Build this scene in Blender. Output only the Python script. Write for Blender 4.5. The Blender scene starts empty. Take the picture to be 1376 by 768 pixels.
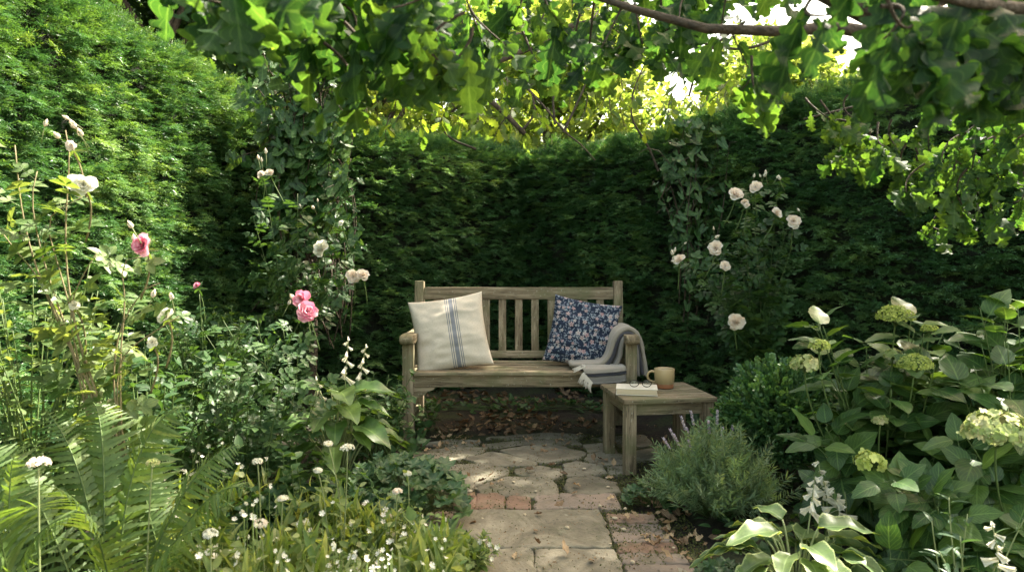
import bpy, bmesh, math, random
import numpy as np
from mathutils import Vector, Matrix, Euler
R = math.radians
C = bpy.context.scene.collection
scn = bpy.context.scene

# ------------------------------------------------------------------ camera
F = 920.0; CX, CY = 688.0, 384.0
CAM = np.array([0.0, 0.0, 1.116]); PITCH = math.atan(34 / F)
cd = bpy.data.cameras.new('camera'); cam = bpy.data.objects.new('camera', cd); C.objects.link(cam)
cam.location = CAM; cam.rotation_euler = (math.pi / 2 - PITCH, 0, 0)
cd.sensor_width = 36; cd.lens = F / 1376 * 36; cd.clip_start = 0.05; cd.clip_end = 1000
cd.dof.use_dof = True; cd.dof.focus_distance = 3.9; cd.dof.aperture_fstop = 5.6
scn.camera = cam
# ------------------------------------------------------------------ light
SUN = np.array([0.50, 0.36, 0.78]); SUN /= np.linalg.norm(SUN)
w = bpy.data.worlds.new('World'); scn.world = w; w.use_nodes = True
nt = w.node_tree; nt.nodes.clear()
sk = nt.nodes.new('ShaderNodeTexSky'); sk.sky_type = 'NISHITA'; sk.sun_disc = False
sk.sun_elevation = math.asin(SUN[2]); sk.sun_rotation = math.atan2(SUN[0], SUN[1])
sk.dust_density = 2.5; sk.air_density = 1.0; sk.ozone_density = 1.0
bg = nt.nodes.new('ShaderNodeBackground'); bg.inputs[1].default_value = 0.15
wo = nt.nodes.new('ShaderNodeOutputWorld')
wm = nt.nodes.new('ShaderNodeMix'); wm.data_type = 'RGBA'; wm.blend_type = 'MULTIPLY'; wm.inputs[0].default_value = 1; wm.inputs[7].default_value = (1.22, 1.0, .66, 1)   # warm tint on the sky in place of white balance
nt.links.new(sk.outputs[0], wm.inputs[6]); nt.links.new(wm.outputs[2], bg.inputs[0]); nt.links.new(bg.outputs[0], wo.inputs[0])
sl = bpy.data.lights.new('sun', 'SUN'); sl.energy = 4.6; sl.angle = R(0.55); sl.color = (1.0, 0.93, 0.78)
so = bpy.data.objects.new('sun', sl); C.objects.link(so)
so.rotation_euler = Vector(SUN).to_track_quat('Z', 'Y').to_euler()
scn.view_settings.view_transform = 'Standard'; scn.view_settings.look = 'None'
scn.view_settings.gamma = 1.0; scn.view_settings.exposure = 2.65
scn.view_settings.use_curve_mapping = False
scn.cycles.max_bounces = 8; scn.cycles.transparent_max_bounces = 8
scn.cycles.diffuse_bounces = 5; scn.cycles.glossy_bounces = 3; scn.cycles.transmission_bounces = 5
scn.cycles.use_denoising = True
scn.cycles.sample_clamp_indirect = 6

# ------------------------------------------------------------------ helpers
def P(px, py, Y):                     # photo pixel at depth Y -> point (used only to measure the place)
    a = (px - CX) / F; b = (CY - py) / F
    d = np.array([a, math.cos(PITCH) + b * math.sin(PITCH), -math.sin(PITCH) + b * math.cos(PITCH)])
    return CAM + d * (Y / d[1])
def G(px, py, z=0.0):
    a = (px - CX) / F; b = (CY - py) / F
    d = np.array([a, math.cos(PITCH) + b * math.sin(PITCH), -math.sin(PITCH) + b * math.cos(PITCH)])
    return CAM + d * ((z - CAM[2]) / d[2])
def nrm(v):
    v = np.asarray(v, float); return v / (np.linalg.norm(v, axis=-1, keepdims=True) + 1e-9)
def RG(s): return np.random.default_rng(s)

def _h(ix, iy, iz, seed):
    n = (ix * 374761393 + iy * 668265263 + iz * 2147483647 + seed * 1274126177) & 0xffffffff
    n = ((n ^ (n >> 13)) * 1274126177) & 0xffffffff
    n = n ^ (n >> 16)
    return (n & 0xffff) / 65535.0
def vnoise(p, seed=0):
    p = np.asarray(p, float); i = np.floor(p).astype(np.int64); f = p - i; f = f * f * (3 - 2 * f)
    r = 0
    for dx in (0, 1):
        for dy in (0, 1):
            for dz in (0, 1):
                wgt = (f[:, 0] if dx else 1 - f[:, 0]) * (f[:, 1] if dy else 1 - f[:, 1]) * (f[:, 2] if dz else 1 - f[:, 2])
                r = r + wgt * _h(i[:, 0] + dx, i[:, 1] + dy, i[:, 2] + dz, seed)
    return r
def fbm(p, seed=0, o=3):
    r = 0; a = 0.5; t = 0
    for k in range(o): r = r + a * vnoise(p * 2 ** k, seed + k); t += a; a *= .5
    return r / t

class Soup:
    def __init__(s): s.V = []; s.Q = []; s.n = 0
    def raw(s, V, Fc, mi=0, rnd=0.5, uv=None):
        V = np.asarray(V, float)
        s.V.append(V)
        for f in (Fc if isinstance(Fc, list) else [Fc]):
            f = np.asarray(f, int)
            if f.size == 0: continue
            rr = np.broadcast_to(np.asarray(rnd, float), (len(f),)) if np.ndim(rnd) == 0 or len(rnd) == len(f) else np.full(len(f), .5)
            u = np.zeros((f.size, 2)) if uv is None else np.asarray(uv)[f.ravel()]
            s.Q.append((f + s.n, np.full(len(f), mi), rr, u))
        s.n += len(V)
    def inst(s, T, pos, D, N, size, rnd=None, mi=0, sx=None):
        V, Fc, UV = T; pos = np.atleast_2d(pos); n = len(pos)
        D = nrm(np.broadcast_to(D, (n, 3))); N = np.broadcast_to(N, (n, 3))
        X = nrm(np.cross(D, N)); Z = np.cross(X, D)
        size = np.broadcast_to(np.asarray(size, float), (n,)); sxx = size if sx is None else size * sx
        W = pos[:, None, :] + (V[None, :, 0:1] * sxx[:, None, None]) * X[:, None, :] + (V[None, :, 1:2] * size[:, None, None]) * D[:, None, :] + (V[None, :, 2:3] * size[:, None, None]) * Z[:, None, :]
        nv = len(V); off = np.arange(n) * nv
        if rnd is None: rnd = np.full(n, .5)
        rnd = np.broadcast_to(rnd, (n,))
        s.V.append(W.reshape(-1, 3))
        for f in Fc:
            ff = (f[None] + off[:, None, None]).reshape(-1, f.shape[1])
            u = np.tile(UV[f.ravel()], (n, 1))
            s.Q.append((ff + s.n, np.full(len(ff), mi), np.repeat(rnd, len(f)), u))
        s.n += n * nv
    def tube(s, pts, rad, k=5, mi=0, rnd=.5):
        pts = np.asarray(pts, float); m = len(pts); rad = np.broadcast_to(rad, (m,))
        T = nrm(np.gradient(pts, axis=0)); ref = np.array([0.3, 0.2, 1.0]) if abs(T[0][2]) < .9 else np.array([1.0, .2, 0])
        A = nrm(np.cross(T, ref)); B = np.cross(T, A)
        th = np.arange(k) * 2 * np.pi / k
        V = pts[:, None] + rad[:, None, None] * (np.cos(th)[None, :, None] * A[:, None] + np.sin(th)[None, :, None] * B[:, None])
        V = V.reshape(-1, 3); f = []
        for i in range(m - 1):
            for j in range(k):
                a = i * k + j; b = i * k + (j + 1) % k; f.append((a, b, b + k, a + k))
        s.raw(V, [np.array(f), np.array([list(range((m - 1) * k, m * k))])], mi, rnd)
    def build(s, name, mats, parent=None, smooth=True):
        if not s.V: return None
        me = bpy.data.meshes.new(name)
        V = np.concatenate(s.V).astype(np.float32)
        me.vertices.add(len(V)); me.vertices.foreach_set('co', V.ravel())
        idx = np.concatenate([q[0].ravel() for q in s.Q]).astype(np.int32)
        tot = np.concatenate([np.full(len(q[0]), q[0].shape[1]) for q in s.Q]).astype(np.int32)
        st = np.concatenate([[0], np.cumsum(tot)[:-1]]).astype(np.int32)
        me.loops.add(len(idx)); me.loops.foreach_set('vertex_index', idx)
        me.polygons.add(len(tot)); me.polygons.foreach_set('loop_start', st)
        me.polygons.foreach_set('material_index', np.concatenate([q[1] for q in s.Q]).astype(np.int32))
        me.polygons.foreach_set('use_smooth', np.full(len(tot), smooth))
        a = me.attributes.new('rnd', 'FLOAT', 'FACE'); a.data.foreach_set('value', np.concatenate([q[2] for q in s.Q]).astype(np.float32))
        uv = me.uv_layers.new(name='UVMap'); uv.data.foreach_set('uv', np.concatenate([q[3] for q in s.Q]).astype(np.float32).ravel())
        me.update(calc_edges=True)
        for m in (mats if isinstance(mats, (list, tuple)) else [mats]): me.materials.append(m)
        o = bpy.data.objects.new(name, me); C.objects.link(o)
        if parent is not None:
            o.parent = parent; o.location = -Vector(parent.location) if parent.rotation_euler.z == 0 else o.location
        return o

def tag(o, label=None, cat=None, group=None, kind=None):
    if label: o['label'] = label
    if cat: o['category'] = cat
    if group: o['group'] = group
    if kind: o['kind'] = kind
    return o
def thing(name, label, cat, loc=(0, 0, 0), rz=0, group=None):
    o = bpy.data.objects.new(name, None); C.objects.link(o); o.empty_display_size = .1
    o.location = Vector([float(q) for q in loc]); o.rotation_euler = (0, 0, rz)
    return tag(o, label, cat, group)
def child(o, parent, world=True):
    o.parent = parent
    if world: o.matrix_parent_inverse = Matrix.Translation(parent.location).inverted()
    return o

# ------------------------------------------------------------------ materials
def new_mat(name):
    m = bpy.data.materials.new(name); m.use_nodes = True; t = m.node_tree
    b = t.nodes['Principled BSDF']; return m, t, b
def N_(t, typ, **kw):
    n = t.nodes.new(typ)
    for k, v in kw.items(): setattr(n, k, v)
    return n
def ramp(t, fac, stops):
    r = N_(t, 'ShaderNodeValToRGB'); e = r.color_ramp.elements
    while len(e) < len(stops): e.new(0.5)
    for i, (p, c) in enumerate(stops): e[i].position = p; e[i].color = (*c, 1)
    t.links.new(fac, r.inputs[0]); return r.outputs[0]
def math_(t, op, a, b=None, clamp=False):
    n = N_(t, 'ShaderNodeMath', operation=op); n.use_clamp = clamp
    for i, v in enumerate((a, b)):
        if v is None: continue
        if isinstance(v, (int, float)): n.inputs[i].default_value = v
        else: t.links.new(v, n.inputs[i])
    return n.outputs[0]
def mixc(t, f, a, b, mode='MIX'):
    n = N_(t, 'ShaderNodeMix', data_type='RGBA', blend_type=mode)
    for i, v in ((0, f), (6, a), (7, b)):
        if isinstance(v, (int, float)): n.inputs[i].default_value = v
        elif isinstance(v, tuple): n.inputs[i].default_value = (*v, 1)
        else: t.links.new(v, n.inputs[i])
    return n.outputs[2]
def noise(t, scale, detail=4, rough=.55, vec=None, dist=0):
    n = N_(t, 'ShaderNodeTexNoise'); n.inputs['Scale'].default_value = scale; n.inputs['Detail'].default_value = detail
    n.inputs['Roughness'].default_value = rough; n.inputs['Distortion'].default_value = dist
    if vec is not None: t.links.new(vec, n.inputs['Vector'])
    return n.outputs[0]
def objco(t, scale=None):
    c = N_(t, 'ShaderNodeTexCoord')
    if scale is None: return c.outputs['Object']
    m = N_(t, 'ShaderNodeMapping'); m.inputs['Scale'].default_value = scale
    t.links.new(c.outputs['Object'], m.inputs[0]); return m.outputs[0]
def bump(t, b, h, strength=.5, dist=.01):
    n = N_(t, 'ShaderNodeBump'); n.inputs['Strength'].default_value = strength; n.inputs['Distance'].default_value = dist
    t.links.new(h, n.inputs['Height']); t.links.new(n.outputs[0], b.inputs['Normal'])

def leaf_mat(name, cols, trans=.35, rough=.45, vein=0.0, margin=None, tcol=None, spec=.4, veins=9):
    m, t, b = new_mat(name)
    at = N_(t, 'ShaderNodeAttribute', attribute_name='rnd')
    n = len(cols); col = ramp(t, at.outputs['Fac'], [(i / (n - 1), c) for i, c in enumerate(cols)])
    nz_ = noise(t, 45, 4, .65, objco(t)); col = mixc(t, 1.0, col, ramp(t, nz_, [(.3, (.72, .74, .7)), (.5, (1, 1, 1)), (.72, (1.3, 1.22, 1.05))]), 'MULTIPLY')
    nb_ = noise(t, 85, 3, .6, objco(t)); col = mixc(t, ramp(t, nb_, [(.70, (0, 0, 0)), (.74, (.55, .55, .55))]), col, tuple(min(.8, c * .8 + q) for c, q in zip(cols[-1], (.05, .02, 0))))
    if vein or margin:
        uv = N_(t, 'ShaderNodeUVMap'); sp = N_(t, 'ShaderNodeSeparateXYZ'); t.links.new(uv.outputs[0], sp.inputs[0])
        ax = math_(t, 'ABSOLUTE', sp.outputs[0])
        if vein:
            mid = math_(t, 'LESS_THAN', ax, .06)
            s = math_(t, 'SUBTRACT', sp.outputs[1], math_(t, 'MULTIPLY', ax, .45))
            s = math_(t, 'SINE', math_(t, 'MULTIPLY', s, veins * 6.28))
            s = math_(t, 'MULTIPLY', math_(t, 'GREATER_THAN', s, .86), .55)
            v = math_(t, 'MAXIMUM', mid, s)
            col = mixc(t, math_(t, 'MULTIPLY', v, vein), col, tuple(min(1, c * 2.2 + .03) for c in cols[-1]))
            hh = math_(t, 'MULTIPLY', v, -1.0)
            bump(t, b, hh, .4, .003)
        if margin:
            nz = noise(t, 30, 2, .5)
            mg = math_(t, 'GREATER_THAN', math_(t, 'ADD', ax, math_(t, 'MULTIPLY', nz, .4)), 1.08)
            col = mixc(t, mg, col, margin)
    t.links.new(col, b.inputs['Base Color'])
    b.inputs['Roughness'].default_value = rough; b.inputs['Specular IOR Level'].default_value = spec
    tr = N_(t, 'ShaderNodeBsdfTranslucent')
    tc = mixc(t, 1.0, col, tcol or (2.2, 2.0, .7), 'MULTIPLY')
    t.links.new(tc, tr.inputs[0])
    mx = N_(t, 'ShaderNodeMixShader'); mx.inputs[0].default_value = trans
    t.links.new(b.outputs[0], mx.inputs[1]); t.links.new(tr.outputs[0], mx.inputs[2])
    t.links.new(mx.outputs[0], t.nodes['Material Output'].inputs[0])
    return m
def simple_mat(name, col, rough=.6, var=.3, scale=20, bmp=.2, col2=None, spec=.4, dist=.004, **kw):
    m, t, b = new_mat(name)
    nz = noise(t, scale, 5, .6, objco(t))
    c2 = col2 or tuple(c * (1 - var) for c in col)
    t.links.new(ramp(t, nz, [(.35, col), (.65, c2)]), b.inputs['Base Color'])
    b.inputs['Roughness'].default_value = rough; b.inputs['Specular IOR Level'].default_value = spec
    if bmp: bump(t, b, nz, bmp, dist)
    return m

M = {}
M['yew'] = leaf_mat('yew', [(.034, .09, .034), (.066, .155, .057), (.17, .28, .11)], .22, .4, spec=.4, tcol=(1.8, 1.9, .8))  # palest tone stands in for highlights on tufts, besides pale tips
M['yew_tip'] = leaf_mat('yew_new_growth', [(.05, .11, .035), (.09, .17, .045), (.16, .24, .065)], .28, .5, tcol=(1.8, 1.9, .7))
M['oak'] = leaf_mat('oak_leaf', [(.010, .033, .012), (.016, .047, .014), (.035, .075, .018)], .42, .5, vein=.25, veins=5, spec=.2, tcol=(4.3, 3.7, 1.3))  # base tones lowered so the near leaves read as less lit
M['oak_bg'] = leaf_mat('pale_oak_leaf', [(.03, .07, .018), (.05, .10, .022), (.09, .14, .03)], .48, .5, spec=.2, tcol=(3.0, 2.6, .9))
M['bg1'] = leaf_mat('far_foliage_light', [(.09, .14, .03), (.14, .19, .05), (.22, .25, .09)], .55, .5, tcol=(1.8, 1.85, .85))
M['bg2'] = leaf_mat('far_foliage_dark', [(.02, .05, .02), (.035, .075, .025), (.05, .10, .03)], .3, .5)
M['rose'] = leaf_mat('rose_leaf', [(.023, .058, .023), (.035, .082, .027), (.058, .109, .035)], .3, .42, vein=.25, veins=5, spec=.3)
M['rose_pale'] = leaf_mat('pale_rose_leaf', [(.054, .108, .027), (.090, .144, .045), (.144, .189, .081)], .35, .4, vein=.25, veins=5)
M['ivy'] = leaf_mat('ivy_leaf', [(.019, .055, .015), (.030, .076, .020), (.060, .111, .030)], .25, .4, vein=.3, veins=4, spec=.3)
M['fern'] = leaf_mat('fern_leaf', [(.060, .111, .030), (.085, .145, .043), (.128, .178, .064)], .4, .5)
M['hosta'] = leaf_mat('hosta_leaf', [(.060, .119, .034), (.076, .145, .043), (.111, .170, .051)], .35, .35, vein=.35, veins=0.01)
M['hosta_v'] = leaf_mat('variegated_hosta_leaf', [(.056, .112, .036), (.080, .136, .048), (.112, .160, .064)], .35, .4, vein=.3, margin=(.28, .34, .15), veins=0.01)
M['geran'] = leaf_mat('mantle_leaf', [(.028, .072, .032), (.044, .096, .040), (.072, .128, .048)], .3, .5, vein=.2, veins=3)
M['hyd'] = leaf_mat('hydrangea_leaf', [(.027, .070, .020), (.043, .098, .027), (.086, .148, .035)], .32, .42, vein=.35, veins=7)
M['box'] = leaf_mat('box_leaf', [(.035, .095, .035), (.055, .13, .05), (.11, .20, .08)], .25, .35)
M['lav'] = leaf_mat('lavender_leaf', [(.085, .15, .075), (.125, .195, .105), (.19, .25, .16)], .25, .65)
M['herb'] = leaf_mat('herb_leaf', [(.08, .14, .035), (.14, .20, .06), (.26, .30, .14)], .4, .5)
M['pens'] = leaf_mat('blue_green_leaf', [(.036, .084, .044), (.056, .108, .056), (.080, .136, .072)], .3, .45, vein=.2, veins=6)
M['moss'] = leaf_mat('moss', [(.04, .05, .015), (.065, .075, .02), (.09, .10, .03)], .2, .8)
M['stem'] = simple_mat('green_stem', (.09, .14, .04), .55, scale=40)
M['stem_pale'] = simple_mat('pale_stem', (.22, .26, .11), .55, scale=40)
M['cane'] = simple_mat('rose_cane', (.24, .19, .10), .7, scale=30, col2=(.14, .12, .06), bmp=.5)
M['bark'] = simple_mat('bark', (.09, .065, .045), .9, scale=35, col2=(.035, .028, .02), bmp=.9, dist=.02)
M['petal_w'] = leaf_mat('white_petal', [(.78, .76, .66), (.82, .80, .74), (.85, .84, .80)], .42, .6, tcol=(.95, .95, .85), spec=.2)
M['petal_b'] = leaf_mat('blush_petal', [(.84, .76, .69), (.87, .82, .76), (.88, .86, .81)], .45, .6, tcol=(1, .9, .82), spec=.2)
M['petal_p'] = leaf_mat('pink_petal', [(.72, .20, .34), (.80, .34, .46), (.86, .55, .62)], .3, .6, tcol=(1.05, .8, .9), spec=.2)
M['petal_l'] = leaf_mat('lilac_petal', [(.36, .32, .42), (.45, .40, .50), (.55, .52, .58)], .3, .6, tcol=(1, .9, 1), spec=.2)
M['petal_g'] = leaf_mat('green_floret', [(.26, .34, .07), (.38, .45, .12), (.50, .56, .20)], .3, .6, tcol=(1, 1, .7), spec=.2)
M['petal_f'] = leaf_mat('fading_floret', [(.27, .35, .12), (.40, .45, .20), (.55, .52, .33)], .3, .6, tcol=(1, 1, .8), spec=.2)
M['dead'] = leaf_mat('dead_leaf', [(.095, .06, .035), (.20, .13, .075), (.42, .31, .19)], .15, .7, vein=.2, veins=5, tcol=(1.3, .9, .5))

def soil_mat():
    m, t, b = new_mat('soil'); co = objco(t)
    n1 = noise(t, 2.2, 6, .65, co); n2 = noise(t, 40, 6, .7, co)
    c = ramp(t, n2, [(.3, (.010, .007, .005)), (.55, (.028, .019, .012)), (.75, (.06, .042, .028))])
    c2 = ramp(t, n2, [(.35, (.02, .03, .008)), (.7, (.06, .075, .02))])
    f = ramp(t, n1, [(.45, (0, 0, 0)), (.6, (1, 1, 1))])
    t.links.new(mixc(t, f, c, c2), b.inputs['Base Color']); b.inputs['Roughness'].default_value = .95
    bump(t, b, n2, 1.0, .03); return m
def stone_mat(name, cA, cB, cC, bs=.35):
    m, t, b = new_mat(name); co = objco(t)
    at = N_(t, 'ShaderNodeAttribute', attribute_name='rnd')
    n1 = noise(t, 4.5, 8, .68, co, 1.2); n2 = noise(t, 60, 5, .7, co); n3 = noise(t, 14, 3, .5, co)
    c = ramp(t, n1, [(.38, cA), (.5, cB), (.62, cC)])
    c = mixc(t, .4, c, ramp(t, at.outputs['Fac'], [(0, cA), (.5, cB), (1, cC)]))
    c = mixc(t, ramp(t, n2, [(.30, (.8, .8, .8)), (.42, (0, 0, 0))]), c, tuple(q * .5 for q in cA))
    li = ramp(t, n3, [(.66, (0, 0, 0)), (.72, (1, 1, 1))])
    c = mixc(t, math_(t, 'MULTIPLY', li, .45), c, (.42, .40, .32))
    mo = noise(t, 7, 5, .7, co)
    c = mixc(t, ramp(t, mo, [(.52, (0, 0, 0)), (.68, (.6, .6, .6))]), c, (.06, .065, .025))
    t.links.new(c, b.inputs['Base Color']); b.inputs['Roughness'].default_value = .85
    h = math_(t, 'ADD', math_(t, 'MULTIPLY', n1, 2.0), math_(t, 'MULTIPLY', n2, .5))
    bump(t, b, h, bs, .012); return m
M['soil'] = soil_mat()
M['flag'] = stone_mat('flagstone', (.085, .075, .053), (.17, .15, .11), (.26, .235, .175), .6)
M['brick'] = stone_mat('old_brick', (.13, .085, .06), (.22, .13, .09), (.25, .185, .135), .5)
M['greybrick'] = stone_mat('worn_brick', (.13, .105, .085), (.20, .16, .13), (.25, .19, .15), .5)

def wood_mat(name, axis):
    m, t, b = new_mat(name); s = [22, 22, 22]; s[axis] = 1.3
    co = objco(t, s); n1 = noise(t, 1.6, 6, .65, co, .4)
    s2 = [140, 140, 140]; s2[axis] = 9; n2 = noise(t, 1.0, 4, .7, objco(t, s2))
    n3 = noise(t, 5, 4, .6, objco(t)); n4 = noise(t, 55, 3, .6, objco(t))
    c = ramp(t, n1, [(.35, (.09, .068, .042)), (.5, (.20, .155, .10)), (.66, (.33, .27, .185))])
    c = mixc(t, ramp(t, n2, [(.36, (.85, .85, .85)), (.46, (0, 0, 0))]), c, (.055, .042, .028))
    c = mixc(t, ramp(t, n3, [(.45, (0, 0, 0)), (.62, (.65, .65, .65))]), c, (.12, .125, .06))
    c = mixc(t, ramp(t, n4, [(.64, (0, 0, 0)), (.70, (.5, .5, .5))]), c, (.42, .40, .33))
    t.links.new(c, b.inputs['Base Color']); b.inputs['Roughness'].default_value = .8; b.inputs['Specular IOR Level'].default_value = .3
    bump(t, b, math_(t, 'ADD', n2, math_(t, 'MULTIPLY', n1, .6)), .6, .004); return m
WX, WY, WZ = wood_mat('teak_x', 0), wood_mat('teak_y', 1), wood_mat('teak_z', 2)

# ------------------------------------------------------------------ leaf templates (length along +Y, face +Z)
def grid_leaf(prof, rows=6, cols=2, fold=.25, droop=.25, wave=0, wfun=None, fwd=None, w=.3):
    ys = np.linspace(0, 1, rows + 1); us = np.linspace(-1, 1, cols + 1); V = []; UV = []
    for y in ys:
        ww = prof(y) * w
        for u in us:
            yy = y + (fwd(y) * abs(u) if fwd else 0)
            V.append((u * ww, yy, fold * abs(u) * ww - droop * y * y + wave * math.sin(y * 14 + u) * abs(u) * .1)); UV.append((u, y))
    f = []; c = cols + 1
    for i in range(rows):
        for j in range(cols): f.append((i * c + j, i * c + j + 1, (i + 1) * c + j + 1, (i + 1) * c + j))
    return np.array(V), [np.array(f)], np.array(UV)
ov = lambda y: max(.02, (math.sin(math.pi * y ** .8)) ** .8)
T_leaf = grid_leaf(ov, 5, 2, .3, .2, w=.28)
T_broad = grid_leaf(lambda y: max(.02, math.sin(math.pi * y ** .62) ** .75) * (1 + .07 * math.sin(y * 75)), 14, 2, .25, .3, w=.36)
T_hosta = grid_leaf(lambda y: max(.02, math.sin(math.pi * y ** .65) ** .8), 10, 4, .35, .45, .5, w=.31)
T_hyd = grid_leaf(lambda y: max(.02, math.sin(math.pi * y ** .64) ** .8) * (1 + .035 * math.sin(y * 95)), 20, 4, .10, .26, .12, w=.35)
T_thin = grid_leaf(lambda y: max(.05, math.sin(math.pi * y ** .7) ** .6), 3, 1, 0, .15, w=.06)
T_lance = grid_leaf(lambda y: max(.03, math.sin(math.pi * y ** .7) ** .8), 5, 2, .3, .3, w=.14)
def oakprof(y):
    if y < .04: return .03
    base = .22 + .78 * max(0, math.sin(math.pi * min(.955, y) ** 1.45)) ** .8
    lob = (.5 + .5 * math.cos((y * 5.2 - .3) * 2 * math.pi)) ** .55
    return max(.03, base * (.42 + .58 * lob)) if y < .985 else .10
T_oak = grid_leaf(oakprof, 40, 2, .14, .18, .4, w=.30, fwd=lambda y: .07 * (y > .1) * (y < .9))
T_oaks = [T_oak, grid_leaf(oakprof, 40, 4, .35, .45, .6, w=.26, fwd=lambda y: .07 * (y > .1) * (y < .9)), grid_leaf(oakprof, 40, 4, -.2, -.15, .8, w=.33, fwd=lambda y: .05 * (y > .1) * (y < .9)), grid_leaf(oakprof, 40, 4, .5, .1, .9, w=.28, fwd=lambda y: .08 * (y > .1) * (y < .9))]
T_oakS = grid_leaf(oakprof, 20, 2, .15, .2, 0, w=.30)
def fan_leaf(rad, n=22, cup=.18, petal=0):
    V = [(0, 0.0, 0)]; UV = [(0, .3)]
    for i in range(n):
        a = -math.pi / 2 + .25 + (2 * math.pi - .5) * i / (n - 1); r = rad(a)
        V.append((r * math.cos(a), r * math.sin(a), cup * r * r * (1 + .5 * math.sin(5 * a)))); UV.append((math.cos(a) * .9, .5 + .5 * math.sin(a)))
    f = np.array([(0, i, i + 1) for i in range(1, n)])
    return np.array(V) * np.array([.5, .5, .5]), [f], np.array(UV)
T_ivy = fan_leaf(lambda a: .55 + .42 * max(0, math.cos(2.5 * (a - math.pi / 2))) ** 1.2 + .35 * max(0, math.sin(a)) ** 6, 17, .15)
T_ger = fan_leaf(lambda a: .85 + .13 * math.cos(7 * (a - math.pi / 2)) + .05 * math.cos(28 * a), 36, .3)
def merge_T(parts):
    V = []; Fs = {}; U = []; n = 0
    for (v, f, u) in parts:
        V.append(v); U.append(u)
        for q in f: Fs.setdefault(q.shape[1], []).append(q + n)
        n += len(v)
    return np.concatenate(V), [np.concatenate(q) for q in Fs.values()], np.concatenate(U)
def place_T(T, pos, ang, s, tilt=0, roll=0):
    v, f, u = T; m = np.array(Matrix.Rotation(ang, 3, 'Z') @ Matrix.Rotation(tilt, 3, 'X') @ Matrix.Rotation(roll, 3, 'Y'))
    return (v * s) @ m.T + np.array(pos), f, u
L1 = grid_leaf(ov, 6, 2, .3, .15, w=.34)
T_comp = merge_T([place_T(L1, (0, .62, 0), 0, .38), place_T(L1, (0, .58, 0), R(-68), .34), place_T(L1, (0, .58, 0), R(68), .34),
                  place_T(L1, (0, .3, 0), R(-75), .28), place_T(L1, (0, .3, 0), R(75), .28),
                  (np.array([(-.008, 0, 0), (.008, 0, 0), (.005, .65, 0), (-.005, .65, 0)]), [np.array([(0, 1, 2, 3)])], np.zeros((4, 2)))])
# yew spray : flat two-sided needles on a twig
def spray(seed, n=10):
    g = RG(seed); parts = []
    nd = (np.array([(0, 0, 0), (.13, .5, .03), (0, 1, -.04), (-.13, .5, .03)]), [np.array([(0, 1, 2, 3)])], np.zeros((4, 2)))
    tw = [(0, 0, 0), (.35, R(38), .62), (.3, R(-40), .62)]
    for (y0, a0, sc) in tw:
        for i in range(n if y0 == 0 else int(n * .55)):
            y = (i + .5) / n * sc if y0 else (i + .5) / n
            for sd in (-1, 1):
                px = -math.sin(a0) * y if y0 else 0; py = y0 + math.cos(a0) * y if y0 else y
                parts.append(place_T(nd, (px, py, -.18 * py * py + g.normal(0, .012)), a0 + sd * R(g.uniform(42, 65)), g.uniform(.2, .3) * (1 - .35 * y), g.normal(0, .35), g.normal(0, .5)))
    parts.append(place_T(nd, (0, 1, -.18), 0, .22))
    return merge_T(parts)
T_spr = [spray(i) for i in range(4)]
def leafy_sprig(seed, T, n=7, size=.3):
    g = RG(seed); parts = []
    for i in range(n):
        for sd in (-1, 1):
            y = (i + .5) / n; parts.append(place_T(T, (0, y, 0), sd * R(g.uniform(40, 70)), size * g.uniform(.8, 1.2), g.uniform(-.1, .6), g.normal(0, .5)))
    parts.append(place_T(T, (0, .97, 0), 0, size)); return merge_T(parts)
T_boxs = [leafy_sprig(i, grid_leaf(ov, 3, 2, .3, .1, w=.5), 6, .24) for i in range(3)]
T_bgs = [leafy_sprig(i + 9, grid_leaf(ov, 3, 2, .3, .2, w=.42), 4, .36) for i in range(3)]
T_lavs = [leafy_sprig(i + 20, T_thin, 8, .4) for i in range(3)]
T_petal5 = merge_T([place_T(grid_leaf(lambda y: max(.1, y ** .6 * (1.15 - y * .35)), 3, 2, .1, -.1, w=.42), (0, 0, 0), R(72 * i), 1, R(25)) for i in range(5)])
T_petal4 = merge_T([place_T(grid_leaf(lambda y: max(.1, math.sin(math.pi * (y * .8 + .1)) ** .6), 3, 2, .15, .1, w=.45), (0, 0, 0), R(90 * i), 1, R(15)) for i in range(4)])
def rose_T(seed, n=34):
    g = RG(seed); parts = []
    pt = grid_leaf(lambda y: max(.25, (math.sin(math.pi * (.12 + y * .74))) ** .6), 4, 4, .55, -.25, w=.52)
    v = pt[0].copy(); v[:, 2] -= .35 * np.maximum(0, v[:, 1] - .75) ** 1.2 * 2; v[:, 1] -= .0; pt = (v, pt[1], pt[2])
    for i in range(n):
        k = i / (n - 1); a = i * 2.39996 + g.normal(0, .15); tilt = R(8 + 82 * k ** 1.1 + g.normal(0, 6)); sc = .42 + .58 * k + g.normal(0, .04)
        m = np.array(Matrix.Rotation(a, 3, 'Z') @ Matrix.Rotation(math.pi / 2 - tilt, 3, 'X'))
        vv = (pt[0] * sc) @ m.T + np.array([0, 0, .12 * (1 - k)]); parts.append((vv, pt[1], pt[2]))
    return merge_T(parts)

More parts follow.
